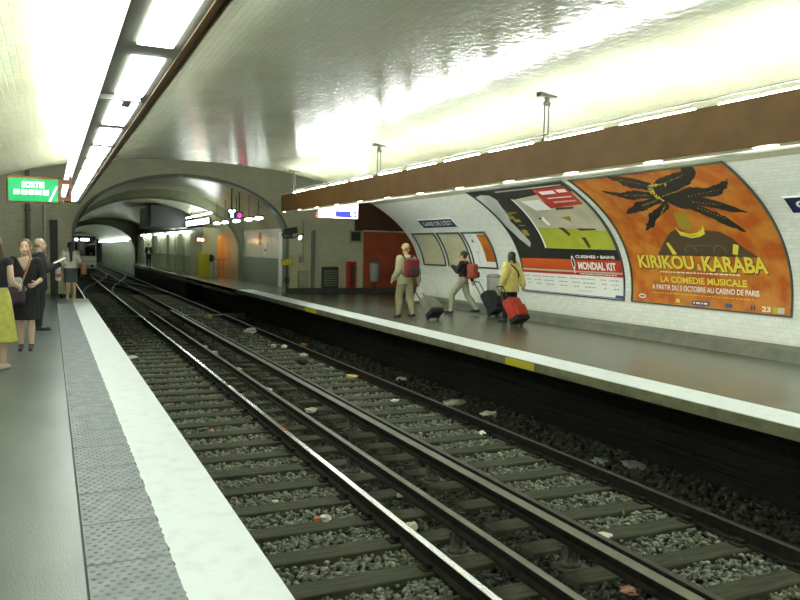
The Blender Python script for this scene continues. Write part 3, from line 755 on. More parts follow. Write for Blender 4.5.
pr.text('A PARTIR DU 3 OCTOBRE AU CASINO DE PARIS', .47, .285, 2.5, .1, 'p_white', 4, .02)
pr.dashes(.5, 2.9, .215, .012, 'p_yellow', 3, 5)
pr.ellipse(.2, .13, .1, .045, 'p_white', 3); pr.ellipse(.2, .13, .07, .02, 'p_red', 4)
pr.rect(.62, .12, .78, .14, 'p_red', 3); pr.rect(1.1, .06, 1.2, .13, 'p_yellow', 3)
pr.rect(1.5, .045, 1.92, .12, 'p_blue', 3); pr.dashes(1.53, 1.9, .07, .03, 'p_white', 4, 8)
pr.rect(2.27, .06, 2.42, .12, 'p_blue', 3); pr.rect(2.8, .05, 2.84, .13, 'p_blue', 3); pr.rect(2.87, .05, 2.89, .13, 'p_black', 3)
pr.text('23', 3.03, .04, .17, .09, 'p_white', 4, .03); pr.rect(3.24, .035, 3.32, .13, 'p_green', 3); pr.rect(3.33, .035, 3.46, .13, 'p_beige', 3)
pr.build('print', t)

# ---- kitchen poster
org = (10.79, 14.1, .66)
t = empty('kitchen_poster', org); tag(t, 'large kitchen poster with lime green photo above a red band and white small print', 'poster')
fn = vault_fn(15.95, org)
wall_frame(fn, -.09, .0, 3.63, 3.12, .025, .03, 'frame', 'p_frame', t)
pr = Print(fn, ['p_black', 'p_white', 'p_red', 'p_orangered', 'p_green', 'p_beige', 'p_grey', 'p_gold', 'p_text', 'p_brown', 'p_blue', 'p_yellow'])
pr.rect(-.09, 0, 3.63, .48, 'p_white', 0); pr.rect(-.09, .48, 3.63, .83, 'p_orangered', 0); pr.rect(-.09, .83, 3.63, 3.12, 'p_black', 0)
pr.rect(1.0, 2.95, 3.45, 2.99, 'p_beige', 1)
pr.poly([(-.05, 2.85), (.3, 2.92), (.6, 2.86), (.66, 2.66), (.52, 2.4), (.45, 2.1), (.32, 1.9), (.42, 1.6), (.6, 1.25), (.48, 1.12), (.2, 1.35), (-.05, 1.75), (-.07, 2.3)], 'p_grey', 1)
pr.poly([(1.28, 2.62), (2.3, 2.72), (3.55, 2.72), (3.55, 1.07), (1.08, 1.1), (1.2, 1.4)], 'p_beige', 1)
pr.poly([(1.24, 2.66), (1.3, 2.64), (1.16, 1.15), (1.1, 1.1)], 'p_white', 2)
pr.poly([(1.2, 1.68), (2.3, 1.62), (3.55, 1.52), (3.55, 1.08), (1.15, 1.1)], 'p_green', 2)
pr.poly([(2.38, 2.9), (3.5, 2.92), (3.45, 2.3), (2.3, 2.24), (2.25, 2.35)], 'p_red', 2)
pr.rect(2.5, 2.7, 3.0, 2.82, 'p_white', 3); pr.rect(3.1, 2.72, 3.4, 2.83, 'p_white', 3); pr.rect(2.55, 2.55, 3.35, 2.58, 'p_white', 3); pr.rect(2.6, 2.4, 3.35, 2.45, 'p_beige', 3)
pr.poly([(1.5, 2.55), (2.2, 2.55), (2.3, 2.2), (1.7, 2.2)], 'p_white', 2); pr.poly([(2.5, 2.25), (3.1, 2.25), (3.0, 2.18), (2.4, 2.18)], 'p_brown', 3)
pr.poly([(1.6, 1.95), (1.75, 2.0), (1.8, 1.75), (1.7, 1.72)], 'p_white', 3); pr.rect(1.55, 1.92, 1.65, 1.97, 'p_brown', 4)
pr.poly([(2.0, 1.66), (2.2, 1.65), (2.3, 1.45), (2.2, 1.42)], 'p_brown', 3); pr.poly([(2.6, 1.38), (2.75, 1.38), (2.78, 1.12), (2.68, 1.12)], 'p_brown', 3)
pr.poly([(2.6, 1.62), (3.2, 1.6), (3.25, 1.56), (2.7, 1.55)], 'p_brown', 3); pr.poly([(2.35, 1.95), (2.7, 1.97), (2.6, 1.8)], 'tan' if False else 'p_gold', 3)
for x0, y0, x1, y1 in ((.42, 2.16, .9, 2.2), (.5, 1.86, .76, 1.96), (.42, 1.97, .62, 2.07), (.55, 1.74, .8, 1.77), (.5, 1.45, .72, 1.62), (.5, 2.1, .62, 2.15)): pr.rect(x0, y0, x1, y1, 'p_gold', 2)
pr.rect(-.09, .53, 3.63, .57, 'p_beige', 2); pr.rect(-.09, .47, 3.63, .53, 'p_red', 1); pr.rect(2.0, .57, 3.63, .82, 'p_red', 1)
pr.text('CUISINES • BAINS', 2.13, .865, 1.3, .07, 'p_white', 3, .03); pr.text('MONDIAL KIT', 2.16, .6, 1.25, .18, 'p_white', 3, .04)
pr.ellipse(2.0, .76, .06, .16, 'p_white', 3); pr.rect(1.99, .5, 2.02, .75, 'p_white', 3); pr.ellipse(2.0, .76, .035, .12, 'p_black', 4)
pr.dashes(2.2, 3.4, .495, .02, 'p_white', 3, 3)
for k, y in enumerate((.38, .29, .2)):
    for x0, x1 in ((0, .25), (.35, .7), (.75, 1.2), (1.3, 1.7), (1.8, 2.15), (2.2, 2.7), (2.85, 3.1), (3.15, 3.45)): pr.dashes(x0+.07*k, x1, y, .022, 'p_text', 1, k+int(x0*10))
pr.rect(2.1, .12, 2.6, .13, 'p_text', 1); pr.rect(3.35, .03, 3.6, .09, 'p_blue', 1); pr.rect(-.09, .02, 3.63, .035, 'p_blue', 1)
pr.build('print', t)

# ---- small framed panels
def panel(x0, x1, lab, arts, name='wall_map'):
    Yl = 15.95; org = vault_pt(Yl-(x0+x1)/2, V0+.52, 0); t = empty(name, org); tag(t, lab, 'wall panel')
    fn = vault_fn(Yl, org); wall_frame(fn, x0, .52, x1, 1.59, .04, .035, 'frame', 'p_frame', t)
    pr = Print(fn, ['p_map', 'p_white', 'p_text', 'p_orangered', 'p_beige', 'p_black', 'p_orange']); pr.rect(x0, .52, x1, 1.59, arts[0], 0)
    for f in arts[1:]: f(pr)
    pr.build('print', t)
rr = random.Random(9)
def maplines(x0, x1, n):
    def f(pr):
        for i in range(n):
            x = rr.uniform(x0+.1, x1-.3); y = rr.uniform(.65, 1.5); a = rr.uniform(-1, 1); l = rr.uniform(.15, .4)
            c, s_ = math.cos(a)*l, math.sin(a)*l
            if y+s_ > 1.55 or y+s_ < .56 or x+c > x1-.04: continue
            pr.poly([(x, y), (x+c, y+s_), (x+c, y+s_+.012), (x, y+.012)], 'p_beige', 2)
    return f
panel(-5.6, -4.15, 'beige framed map farthest along the tiled wall, beside the red passage', ['p_map', maplines(-5.6, -4.15, 30)])
panel(-3.95, -2.62, 'beige framed map between the farther map and the white and orange panel', ['p_map', maplines(-3.95, -2.62, 30)])
def art3(pr):
    for k in range(28):
        a = 2*PI*k/28; pr.ellipse(-2.13+.17*math.cos(a), 1.2+.26*math.sin(a), .016, .02, 'p_text', 2, 6)
    pr.ellipse(-2.13, 1.3, .05, .06, 'p_black', 2); pr.rect(-2.14, .6, -2.12, .95, 'p_text', 2)
    pr.rect(-1.77, .69, -1.29, 1.5, 'p_orange', 1)
    for y in (.8, 1.1, 1.33): pr.rect(-1.72, y, -1.35, y+.015, 'p_orangered', 2)
panel(-2.45, -1.25, 'white framed notice panel with an orange strip beside the kitchen poster', ['p_white', art3], 'notice_panel')

# ---- station name plaques
def plaque(Yl, lab):
    org = vault_pt(Yl-1.02, V0+1.8, 0); t = empty('station_plaque', org); tag(t, lab, 'sign'); fn = vault_fn(Yl, org)
    pr = Print(fn, ['plaque', 'p_white'])
    pr.rect(0, 1.8, 2.05, 2.13, 'plaque', 8); pr.text('GARE DE L\'EST', .14, 1.88, 1.77, .17, 'p_white', 10, .02)
    wall_frame(fn, 0, 1.8, 2.05, 2.13, .02, .018, 'border', 'p_white', t, .06); wall_frame(fn, 0.02, 1.82, 2.03, 2.11, .02, .019, 'inner_border', 'plaque', t, .06); pr.build('face', t)
plaque(20.4, 'dark blue station name plaque above the two beige maps'); plaque(7.98, 'dark blue station name plaque on the tiled wall just past the orange poster')

# ---------------------------------------------------------------- hanging signs
t = empty('exit_sign', (-.24, 14.0, 2.3)); tag(t, 'green lit exit sign in a rust frame hanging over the near platform', 'sign')
b = MB(); b.box(-.40, .40, .02, .12, -.04, .40); b.build('box', 'rust_frame', t)
b = MB(); b.box(-.37, .37, 0, .02, -.01, .36); b.build('face', 'green_light', t)
pr = Print(lambda x, y, off: Vector((x-.37, -off*2, y)), ['white_light', 'p_white', 'rust_frame'], None)
pr.text('SORTIE', .2, .21, .33, .1, 'white_light', 1, .03); pr.dashes(.08, .63, .1, .075, 'white_light', 1, 6); pr.poly([(.6, .0), (.63, 0), (.73, .24), (.71, .25)], 'white_light', 2)
pr.build('lettering', t)
b = MB(); b.box(.4, .56, .05, .09, .02, .08); b.box(.4, .56, .05, .09, .3, .37); b.box(.54, .58, .03, .11, .0, .43); b.build('hanger', 'rust_frame', t)

t = empty('direction_sign', (6.25, 15.8, 2.35)); t.location = (6.87, 20.5, 2.49); tag(t, 'bright white direction sign with a blue band and arrow below the brown valance', 'sign')
def uvt(a): return a
# sign stands across the platform
b = MB(); b.box(-.04, 1.2, 0, .14, -.02, .52); b.build('box', 'rust_frame', t)
b = MB(); b.box(0, 1.18, -.012, 0, 0, .50); b.build('face', 'sign_white', t)
pr = Print(lambda x, y, off: Vector((x, -.012-off, y)), ['sign_blue', 'white_light', 'p_text'], None)
pr.rect(.5, .02, 1.14, .2, 'sign_blue', 1); pr.poly([(.96, .07), (1.03, .07), (1.03, .03), (1.12, .11), (1.03, .19), (1.03, .15), (.96, .15)], 'white_light', 2); pr.dashes(.06, .42, .17, .012, 'p_text', 1, 2)
pr.build('band', t)
b = MB(); b.tube((.1, .07, .5), (.1, .07, 1.0), .012); b.tube((.9, .07, .5), (.9, .07, .95), .012); b.build('hanger', 'darkgrey', t)

# ---------------------------------------------------------------- things on the end wall
def wallbox(name, x0, x1, z0, z1, m, lab, cat, d=.18, y=EY, extra=None):
    t = empty(name, ((x0+x1)/2, y-d, z0)); tag(t, lab, cat); w = (x1-x0)/2; h = z1-z0
    b = MB(); b.rbox(-w, w, 0, d, 0, h, .012); b.build('body', m, t)
    if extra: extra(t, w, h)
    return t
def door_part(m):
    def f(t, w, h):
        b = MB(); b.box(-w+.04, w-.04, -.012, 0, .05, h-.05); dd = b.build('door', m, t); b = MB(); b.box(w-.09, w-.07, -.03, -.012, h*.45, h*.58); b.build('handle', 'grey', dd)
    return f
def grille(t, w, h):
    b = MB()
    for k in range(7): b.box(-w+.04, w-.04, -.015, 0, .08+k*(h-.16)/7, .08+k*(h-.16)/7+(h-.16)/14)
    b.build('grille', 'dado', t)
wallbox('ventilation_cabinet', 9.02, 9.62, .17, .95, 'darkgrey', 'dark grilled cabinet at the foot of the end wall beside the red box', 'cabinet', extra=grille)
def redx(t, w, h):
    b = MB(); b.box(-w*.35, w*.5, -.012, 0, .12, h-.12); b.build('panel', 'darkgrey', t)
wallbox('extinguisher_box', 9.98, 10.32, .17, 1.15, 'red', 'tall red extinguisher box on the end wall next to the dark grilled cabinet', 'box', extra=redx)
def pic(t, w, h):
    b = MB(); b.box(-w+.07, w-.07, -.012, 0, .07, h-.05); b.build('screen', 'darkgrey', t)
wallbox('wall_display', 10.06, 10.56, 1.86, 2.3, 'beige', 'square beige framed display high on the end wall beside the red passage', 'display', d=.1, extra=pic)
wallbox('electrical_cabinet', 8.12, 8.47, .2, .8, 'beige', 'low beige electrical cabinet on the pier beside the vertical duct', 'cabinet', extra=door_part('beige'))
wallbox('junction_box', 8.17, 8.33, 1.12, 1.32, 'beige', 'small beige junction box on the pier above the electrical cabinet', 'box', d=.1)
b = MB(); b.box(-.06, .06, -.1, 0, 0, 2.1); b.box(-.075, .075, -.11, 0, .6, .65); b.box(-.075, .075, -.11, 0, 1.5, 1.55); o = b.build('cable_duct', 'dado'); o.location = (8.68, EY, .17); tag(o, 'grey green vertical cable duct on the end wall', 'duct')
b = MB(); b.tube((0, -.04, 0), (0, -.04, 1.3), .02, n=8); o = b.build('conduit', 'beige'); o.location = (8.3, EY, 1.3); tag(o, 'thin beige conduit rising from the junction box', 'pipe')
# monitor and mirror cluster on the pier edge
t = empty('camera_bracket', (7.75, 26.1, 2.0)); tag(t, 'dark bracket of platform camera gear with a small white lamp below the valance end', 'camera bracket')
b = MB(); b.path([(-.35, 0, .1), (-.25, 0, -.05), (.1, 0, -.02), (.45, 0, .12)], .03); b.box(-.05, .05, 0, .4, -.05, .1); b.build('arm', 'darkgrey', t)
b = MB(); b.rbox(-.25, .25, -.1, .12, .1, .32, .02, R=Matrix.Rotation(-.2, 3, 'Y')); b.build('housing', 'darkgrey', t)
b = MB(); b.ell((.28, -.14, -.02), (.06, .04, .09), R=Matrix.Rotation(.5, 3, 'Y')); b.build('lamp', 'white_light', t)
t = empty('yellow_notice', (7.45, 25.6, 0)); tag(t, 'small yellow notice on a dark stand at the arch pier', 'sign')
b = MB(); b.tube((0, 0, 0), (0, 0, 1.2), .025); b.ell((0, 0, .02), (.16, .16, .03)); b.ell((0, 0, .5), (.09, .09, .12)); b.build('stand', 'darkgrey', t)
b = MB(); b.box(-.2, .2, -.04, 0, 1.02, 1.22); b.build('plate', 'yellow', t)

# bins
def bin_(x, y, lab, z0=.45, post=True):
    t = empty('litter_bin', (x, y, 0)); tag(t, lab, 'bin')
    b = MB(); b.loft([(z0, 0, 0, .15, .15), (z0+.02, 0, 0, .17, .17), (z0+.62, 0, 0, .18, .18), (z0+.64, 0, 0, .19, .19), (z0+.68, 0, 0, .19, .19)], n=24); b.build('drum', 'chrome', t)
    b = MB(); b.loft([(z0+.66, 0, 0, .195, .195), (z0+.72, 0, 0, .18, .18), (z0+.76, 0, 0, .1, .1)], n=24); b.build('lid', 'grey', t)
    if post:
        b = MB(); b.tube((0, 0, 0), (0, 0, z0), .05); b.ell((0, 0, .02), (.2, .2, .03)); b.build('post', 'darkgrey', t)
    else:
        b = MB(); b.box(.1, .34, -.05, .05, z0+.1, z0+.5); b.build('wall_bracket', 'darkgrey', t)
bin_(10.75, 25.6, 'cylindrical metal litter bin on a dark post before the red passage wall')
bin_(10.28, 16.6, 'metal litter bin on the tiled wall behind the yellow coat', .3, False)

# left end wall items
b = MB(); b.box(-.12, .1, -.12, 0, 0, 2.35); o = b.build('dark_cabinet_column', 'darkgrey'); o.location = (.12, EY, 0); tag(o, 'tall narrow dark column cabinet at the end wall beside the track', 'cabinet')
b = MB(); b.tube((0, -.04, 0), (0, -.04, 3.2), .03, n=10); o = b.build('pale_pipe', 'fix_white'); o.location = (-.15, EY, 0); tag(o, 'pale vertical pipe on the end wall beside the dark column cabinet', 'pipe')
b = MB(); b.tube((0, -.08, 0), (0, -.08, 3.1), .07, n=12); b.box(-.1, .1, -.14, 0, 1.7, 1.75); o = b.build('dark_downpipe', 'dado'); o.location = (-.62, EY, 0.9); tag(o, 'dark downpipe on the end wall below the green exit sign', 'pipe')

# ---------------------------------------------------------------- far lights, signals, railings
for i, y in enumerate((27.8, 29.3, 31.5, 33.7, 35.5)):
    t = empty('oval_lamp', (7.0, y, 2.68)); tag(t, ['oval platform lamp nearest the pier in the row of five beyond the arch', 'oval platform lamp second from the pier in the row of five', 'oval platform lamp in the middle of the row of five', 'oval platform lamp beside the last one of the row of five', 'oval platform lamp of the row of five next to the bright sign board'][i], 'lamp', 'oval lamps beyond the arch')
    b = MB(); b.ell((0, 0, 0), (.12, .45, .055)); b.build('bowl', 'tube_far', t); b = MB(); b.box(-.1, .1, -.5, .5, .05, .1); b.build('housing', 'darkgrey', t); b = MB(); b.tube((0, 0, .1), (0, 0, 1.0), .012); b.build('hanger', 'darkgrey', t)
t = empty('lit_board', (7.0, 40.5, 2.75)); tag(t, 'overexposed lit information board with a tube above, beyond the row of oval lamps', 'sign')
b = MB(); b.box(-.06, .06, -3.4, 3.3, -.05, .25); b.build('housing', 'darkgrey', t)
b = MB(); b.box(-.08, -.06, -3.3, 3.2, -.02, .22); b.build('face', 'tube_far', t); b = MB(); b.cap((-.05, -3.9, .45), (-.05, 3.4, .42), .035, .035); b.build('tube', 'tube_far', t)
b = MB(); b.tube((0, -2, .25), (0, -2, 1.1), .02); b.tube((0, 2, .25), (0, 2, 1.1), .02); b.build('hanger', 'darkgrey', t)
for i, (y, l) in enumerate(((46.5, 2.8), (51.5, 3.5), (57.5, 4.5), (66, 6.5))):
    t = empty('wall_strip_light', (7.25, y, 2.45)); tag(t, 'bright strip light on top of the white service wall, ' + ['closest to the lit board', 'second along from the lit board', 'third along from the lit board', 'above the man in the suit'][i], 'lamp')
    b = MB(); b.cap((-.06, -l/2, 0), (-.06, l/2, 0), .05, .05); b.build('tube', 'tube_far', t); b = MB(); b.box(-.05, .1, -l/2, l/2, .04, .12); b.build('housing', 'darkgrey', t)
for i in range(6):
    y = 79+i*8; t = empty('tunnel_strip_light', (6.75, y, 2.0)); tag(t, 'strip light in the white far tunnel beside the train', 'lamp', 'strip lights of the far tunnel')
    b = MB(); b.cap((-.1, -3, 0), (-.1, 3, 0), .05, .05); b.build('tube', 'tube_far', t); b = MB(); b.box(-.05, .06, -3, 3, -.04, .08); b.build('housing', 'darkgrey', t)
t = empty('signal_lamps', (6.5, 30, 2.9)); tag(t, 'signal head of small white lamps above the far track', 'signal')
b = MB(); b.box(-.16, .16, .02, .12, -.16, .22); b.tube((0, .07, .2), (0, .07, 1.0), .03); b.build('head', 'black', t)
b = MB()
for x, z in ((-.08, .12), (.08, .12), (0, .02), (0, -.09)): b.ell((x, 0, z), (.045, .03, .045))
b.build('lamps', 'tube_far', t)
t = empty('red_signal', (6.8, 30, 2.86)); tag(t, 'round red signal light beside the white signal lamps', 'signal')
b = MB(); b.box(-.12, .12, .02, .14, -.12, .14); b.tube((0, .07, .1), (0, .07, .9), .02); b.build('head', 'black', t); b = MB(); b.ell((0, 0, 0), (.085, .03, .085)); b.build('lens', 'magenta', t)
# yellow call point cabinet
t = empty('yellow_cabinet', (7.3, 40.6, 0)); tag(t, 'yellow cabinet at the corner of the service wall', 'cabinet')
b = MB(); b.rbox(-.28, .28, -.2, .2, 0, 1.25, .02); b.build('body', 'yellow', t); b = MB(); b.box(-.2, .2, -.212, -.2, .65, 1.15); b.build('door', 'yellow', t)
t = empty('corner_lamp', (7.2, 40.9, 1.95)); tag(t, 'small reddish lamp on the service wall above the yellow cabinet', 'lamp')
b = MB(); b.box(-.2, .2, 0, .1, -.08, .12); b.build('housing', 'red', t); b = MB(); b.ell((-.08, -.02, .02), (.07, .05, .06)); b.ell((.1, -.02, .0), (.07, .05, .06)); b.build('bulb', 'warm_lamp', t)
t = empty('round_mirror', (7.75, 40.8, 1.0)); tag(t, 'round dark disc on the wall between yellow cabinet and orange doorway', 'disc')
b = MB(); b.ell((0, 0, 0), (.17, .04, .2)); b.build('disc', 'darkgrey', t); b = MB(); b.tube((0, .02, 0), (0, .18, 0), .03); b.build('bracket', 'darkgrey', t)
t = empty('warm_ceiling_lamp', (8.2, 42.2, 2.45)); tag(t, 'warm lamp inside the orange room behind the doorway', 'lamp')
b = MB(); b.ell((0, 0, 0), (.2, .2, .07)); b.build('shade', 'warm_lamp', t)
# barrier in doorway
t = empty('doorway_barrier', (8.2, 40.4, 0)); tag(t, 'low grey barrier standing before the orange doorway', 'barrier')
b = MB()
for x in (-.4, -.13, .13, .4): b.tube((x, 0, 0), (x, 0, .95), .018, n=8)
b.tube((-.4, 0, .95), (.4, 0, .95), .022, n=8); b.tube((-.4, 0, .5), (.4, 0, .5), .018, n=8); b.build('bars', 'grey', t)
# posters on section B wall
for (y, z, w, h, m, lab) in ((34.6, 1.75, .5, .55, 'p_red', 'small red notice on the curved white wall beyond the arch'), (33.6, 1.35, .6, .5, 'p_white', 'small white and red notice beside the red one on the curved wall')):
    t = empty('wall_notice', (8.78, y, z)); tag(t, lab, 'notice'); b = MB(); b.box(0, .02, -w/2, w/2, 0, h); b.build('sheet', m, t); b = MB(); b.box(-.008, 0, -w*.35, w*.35, .08, h*.4); b.build('print', 'p_white' if m == 'p_red' else 'p_red', t)
t = empty('platform_railing', (6.9, 52, 0)); tag(t, 'long barred railing along the far platform before the service wall', 'railing')
b = MB(); b.tube((0, -9.5, 1.05), (0, 5, 1.05), .03, n=8); b.tube((0, -9.5, .12), (0, 5, .12), .025, n=8); b.build('rails', 'rail_green', t)
src = None
for k in range(30):
    if src is None: b = MB(); b.tube((0, 0, 0), (0, 0, 1.05), .02, n=6); c = src = b.build('bar', 'rail_green', t)
    else: c = src.copy(); COL.objects.link(c); c.parent = t
    c.location = (0, -9.5+k*.5, 0)

# ---------------------------------------------------------------- train
t = empty('metro_train', (2.4, 70, -1.0)); tag(t, 'metro train with a dark front standing in the tunnel on the near track', 'train')
def tr(b, n, m, p=None): return b.build(n, m, p or t)
b = MB(); pr_ = [(-1.2, .55), (-1.2, 2.9), (-1.1, 3.2), (-.8, 3.42), (-.3, 3.5), (.3, 3.5), (.8, 3.42), (1.1, 3.2), (1.2, 2.9), (1.2, .55)]
vs = []
for y in (0, 45): vs += [(x, y, z) for x, z in pr_]
n = len(pr_); b.add(vs, [(i, (i+1) % n, n+(i+1) % n, n+i) for i in range(n)]+[tuple(range(n))[::-1], tuple(range(n, 2*n))]); tr(b, 'body', 'train_pale')
b = MB(); b.rbox(-1.12, 1.12, -.05, .02, 1.62, 3.28, .04); ws = tr(b, 'front_window', 'glass_dark')
b = MB(); b.box(-.3, .3, -.07, -.04, 1.7, 2.9); tr(b, 'front_door', 'train_roof')
b = MB(); b.box(-.17, .17, -.09, -.06, 2.1, 2.75); tr(b, 'door_window', 'grey')
b = MB(); b.ell((-.38, -.1, 2.98), (.13, .04, .1)); tr(b, 'marker_lamp', 'tube_far'); b = MB(); b.box(-.05, .6, -.09, -.05, 2.9, 3.08); tr(b, 'destination_sign', 'tube_far')
b = MB(); b.ell((.75, -.08, 1.78), (.1, .05, .09)); tr(b, 'tail_lamp', 'red')
b = MB(); b.rbox(-1.18, 1.18, -.06, .03, .85, 1.55, .03); tr(b, 'front_panel', 'train_white'); b = MB(); b.box(-1.18, 1.18, -.08, -.05, 1.1, 1.2); tr(b, 'stripe', 'train_pale')
b = MB(); b.box(-1.1, 1.1, 0, 45, .18, .55); b.box(-.25, .25, -.35, 0, .35, .6); b.tube((-.85, -.15, .75), (-.85, .05, .75), .12); b.tube((.85, -.15, .75), (.85, .05, .75), .12); tr(b, 'underframe', 'black')
for x in (-1.205, 1.205):
    for k in range(4):
        b = MB(); b.box(min(x, x*.995), max(x, x*.995), 1+k*3, 3+k*3, 1.7, 2.7); tr(b, 'side_window', 'glass_dark')
    for k in range(2):
        for y in (2.5, 12):
            b = MB(); b.tube((x*.6-.06, y+k*1.9, .38), (x*.6+.06, y+k*1.9, .38), .38, n=20); tr(b, 'wheel', 'steel_side')

# ---------------------------------------------------------------- people
def remesh(b, voxel, smooth=4):
    me = bpy.data.meshes.new('tmp'); me.from_pydata(b.v, [], b.f); me.update()
    o = bpy.data.objects.new('tmp', me); COL.objects.link(o)
    r_ = o.modifiers.new('r', 'REMESH'); r_.mode = 'VOXEL'; r_.voxel_size = voxel; r_.use_smooth_shade = True
    s_ = o.modifiers.new('s', 'SMOOTH'); s_.iterations = smooth; s_.factor = .5
    out = bpy.data.meshes.new_from_object(o.evaluated_get(bpy.context.evaluated_depsgraph_get()))
    bpy.data.objects.remove(o); bpy.data.meshes.remove(me)
    return out
def meshobj(me, name, mats, parent):
    me.name = name; me.materials.clear()
    for m in mats: me.materials.append(M[m])
    o = bpy.data.objects.new(name, me); COL.objects.link(o); o.parent = parent; return o
DEF = dict(hipL=(-.09, 0, .90), kneeL=(-.095, .02, .49), ankL=(-.095, -.02, .085), hipR=(.09, 0, .90), kneeR=(.095, .02, .49), ankR=(.095, -.02, .085),
           shL=(-.165, 0, 1.375), elL=(-.215, -.03, 1.10), wrL=(-.21, .06, .87), shR=(.165, 0, 1.375), elR=(.215, -.03, 1.10), wrR=(.21, .06, .87), head=(0, .02, 1.575))
def sc3(p, k): return (p[0]*k, p[1]*k, p[2]*k)
def hand(b, J, side, k):
    w = Vector(J['wr'+side]); e = Vector(J['el'+side]); d = (w-e).normalized()
    n_ = Vector((1 if side == 'L' else -1, 0, 0)); n_ = (n_-d*n_.dot(d)).normalized(); s_ = d.cross(n_)
    Rm_ = Matrix((s_, n_, d)).transposed()
    c = w+d*.045*k; b.ell(c, (.040*k, .016*k, .052*k), R=Rm_, n=12, m=8); b.cap(e+(w-e)*.9, w+d*.02*k, .026*k, .026*k)
    for i, L_ in enumerate((.066, .076, .07, .054)):
        p = w+d*.085*k+s_*(-.03+.02*i)*k; q = p+(d*.85+n_*.5).normalized()*L_*.5*k; r2 = q+(d*.45+n_*.9).normalized()*L_*.5*k
        b.cap(p, q, .0095*k, .009*k, n=8, m=3); b.cap(q, r2, .009*k, .0075*k, n=8, m=3)
    th = -1 if (s_.y > 0) == False else 1
    p = w+d*.03*k+s_*.034*th*k; q = p+(s_*.7*th+d*.7+n_*.25).normalized()*.035*k; b.cap(p, q, .012*k, .010*k, n=8, m=3); b.cap(q, q+(d*.9+n_*.4).normalized()*.028*k, .010*k, .008*k, n=8, m=3)
def arm(b, J, side, k, g=0., to=1., start=0.):
    s_, e, w = [Vector(J[q+side]) for q in ('sh', 'el', 'wr')]
    if to <= .5: e2 = s_+(e-s_)*(to*2); b.cap(s_, e2, (.052+g)*k, (.044+g)*k); return
    b.cap(s_, e, (.052+g)*k, (.039+g)*k); b.cap(e, e+(w-e)*((to-.5)*2), (.039+g)*k, (.028+g)*k)
def leg(b, J, side, k, g=0., to=1.):
    h, n_, a = [Vector(J[q+side]) for q in ('hip', 'knee', 'ank')]
    b.cap(h, n_, (.085+g)*k, (.056+g)*k)
    m_ = n_+(a-n_)*.35+Vector((0, -.018*k, 0)); b.cap(n_, m_, (.054+g)*k, (.054+g)*k)
    b.cap(m_, n_+(a-n_)*to, (.054+g)*k, (.036+g*.9)*k)
def foot(b, J, side, k, g=0., ft=None, heel=0.):
    a = Vector(J['ank'+side]); f = Vector(ft or (0, 1, 0)).normalized(); lift = a.z-.085*k
    b.cap((a.x-f.x*.03*k, a.y-f.y*.03*k, lift+(.04+heel)*k), (a.x+f.x*.10*k, a.y+f.y*.10*k, lift+.032*k), (.036+g)*k, (.034+g)*k); b.cap((a.x+f.x*.10*k, a.y+f.y*.10*k, lift+.032*k), (a.x+f.x*.17*k, a.y+f.y*.17*k, lift+.024*k), (.034+g)*k, (.022+g)*k)
    b.cap(a, (a.x, a.y, lift+.05*k), (.035+g)*k, (.036+g)*k)
def torso(b, k, g=0., wide=1., z0=.84, z1=1.45):
    R_ = [(.84, .15, .10), (.93, .172*(2-wide if wide < 1 else 1), .115), (1.05, .142, .10), (1.18, .155*wide, .108), (1.30, .172*wide, .108), (1.38, .15*wide, .088), (1.42, .10, .07), (1.455, .058, .055)]
    rr_ = [(z*k, 0, 0, (a+g)*k, (c+g)*k) for z, a, c in R_ if z0-.001 <= z <= z1+.001]
    b.loft(rr_)
def person(lab, loc, rz, h, pose, skin, wear, wide=1., vox=.008, lean=0.):
    k = h/1.7; J = dict(DEF); J.update(pose); J = {a: sc3(c, k) for a, c in J.items()}
    t = empty('person', loc, rz); tag(t, lab, 'person')
    b = MB(); torso(b, k, 0, wide); hd = Vector(J['head'])
    b.cap((0, 0, 1.40*k), hd+Vector((0, -.02, -.08))*k, .056*k, .052*k)
    b.ell(hd+Vector((0, -.005, .03))*k, (.076*k, .094*k, .088*k)); b.ell(hd+Vector((0, .015, -.025))*k, (.062*k, .078*k, .088*k)); b.ell(hd+Vector((0, .045, -.085))*k, (.034*k, .036*k, .026*k))
    b.cap(hd+Vector((0, .088, .015))*k, hd+Vector((0, .112, -.022))*k, .010*k, .015*k, n=8); b.ell(hd+Vector((0, .092, -.052))*k, (.026*k, .014*k, .012*k), n=10, m=8)
    for s_ in (-1, 1):
        b.ell(hd+Vector((s_*.078, -.008, -.008))*k, (.012*k, .020*k, .033*k), n=10, m=8); b.ell(hd+Vector((s_*.03, .080, .012))*k, (.013*k, .011*k, .009*k), n=8, m=6)
        b.ell((s_*.158*k, 0, 1.372*k), (.062*k, .062*k, .05*k))
    for s_ in 'LR': arm(b, J, s_, k); hand(b, J, s_, k); leg(b, J, s_, k); foot(b, J, s_, k)
    me = remesh(b, vox*k, 3); o = meshobj(me, 'body', [skin, 'eye', 'lip'], t)
    ey = [hd+Vector((s_*.03, .092, .012))*k for s_ in (-1, 1)]; mo = hd+Vector((0, .1, -.052))*k
    for p in me.polygons:
        c = p.center
        if c.z > hd.z-.1*k:
            if any(abs(c.x-e.x) < .011*k and abs(c.z-e.z) < .006*k and c.y > hd.y+.05*k for e in ey): p.material_index = 1
            elif c.y > hd.y+.07*k and abs(c.z-mo.z) < .009*k and abs(c.x) < .024*k: p.material_index = 2
            elif c.y > hd.y+.06*k and abs(c.z-hd.z-.036*k) < .0035*k and .012*k < abs(c.x) < .048*k: p.material_index = 1
    for name, m, fnw, vx_ in wear:
        b = MB(); fnw(b, J, k); meshobj(remesh(b, vx_, 3), name, [m], t)
    return t, J, k
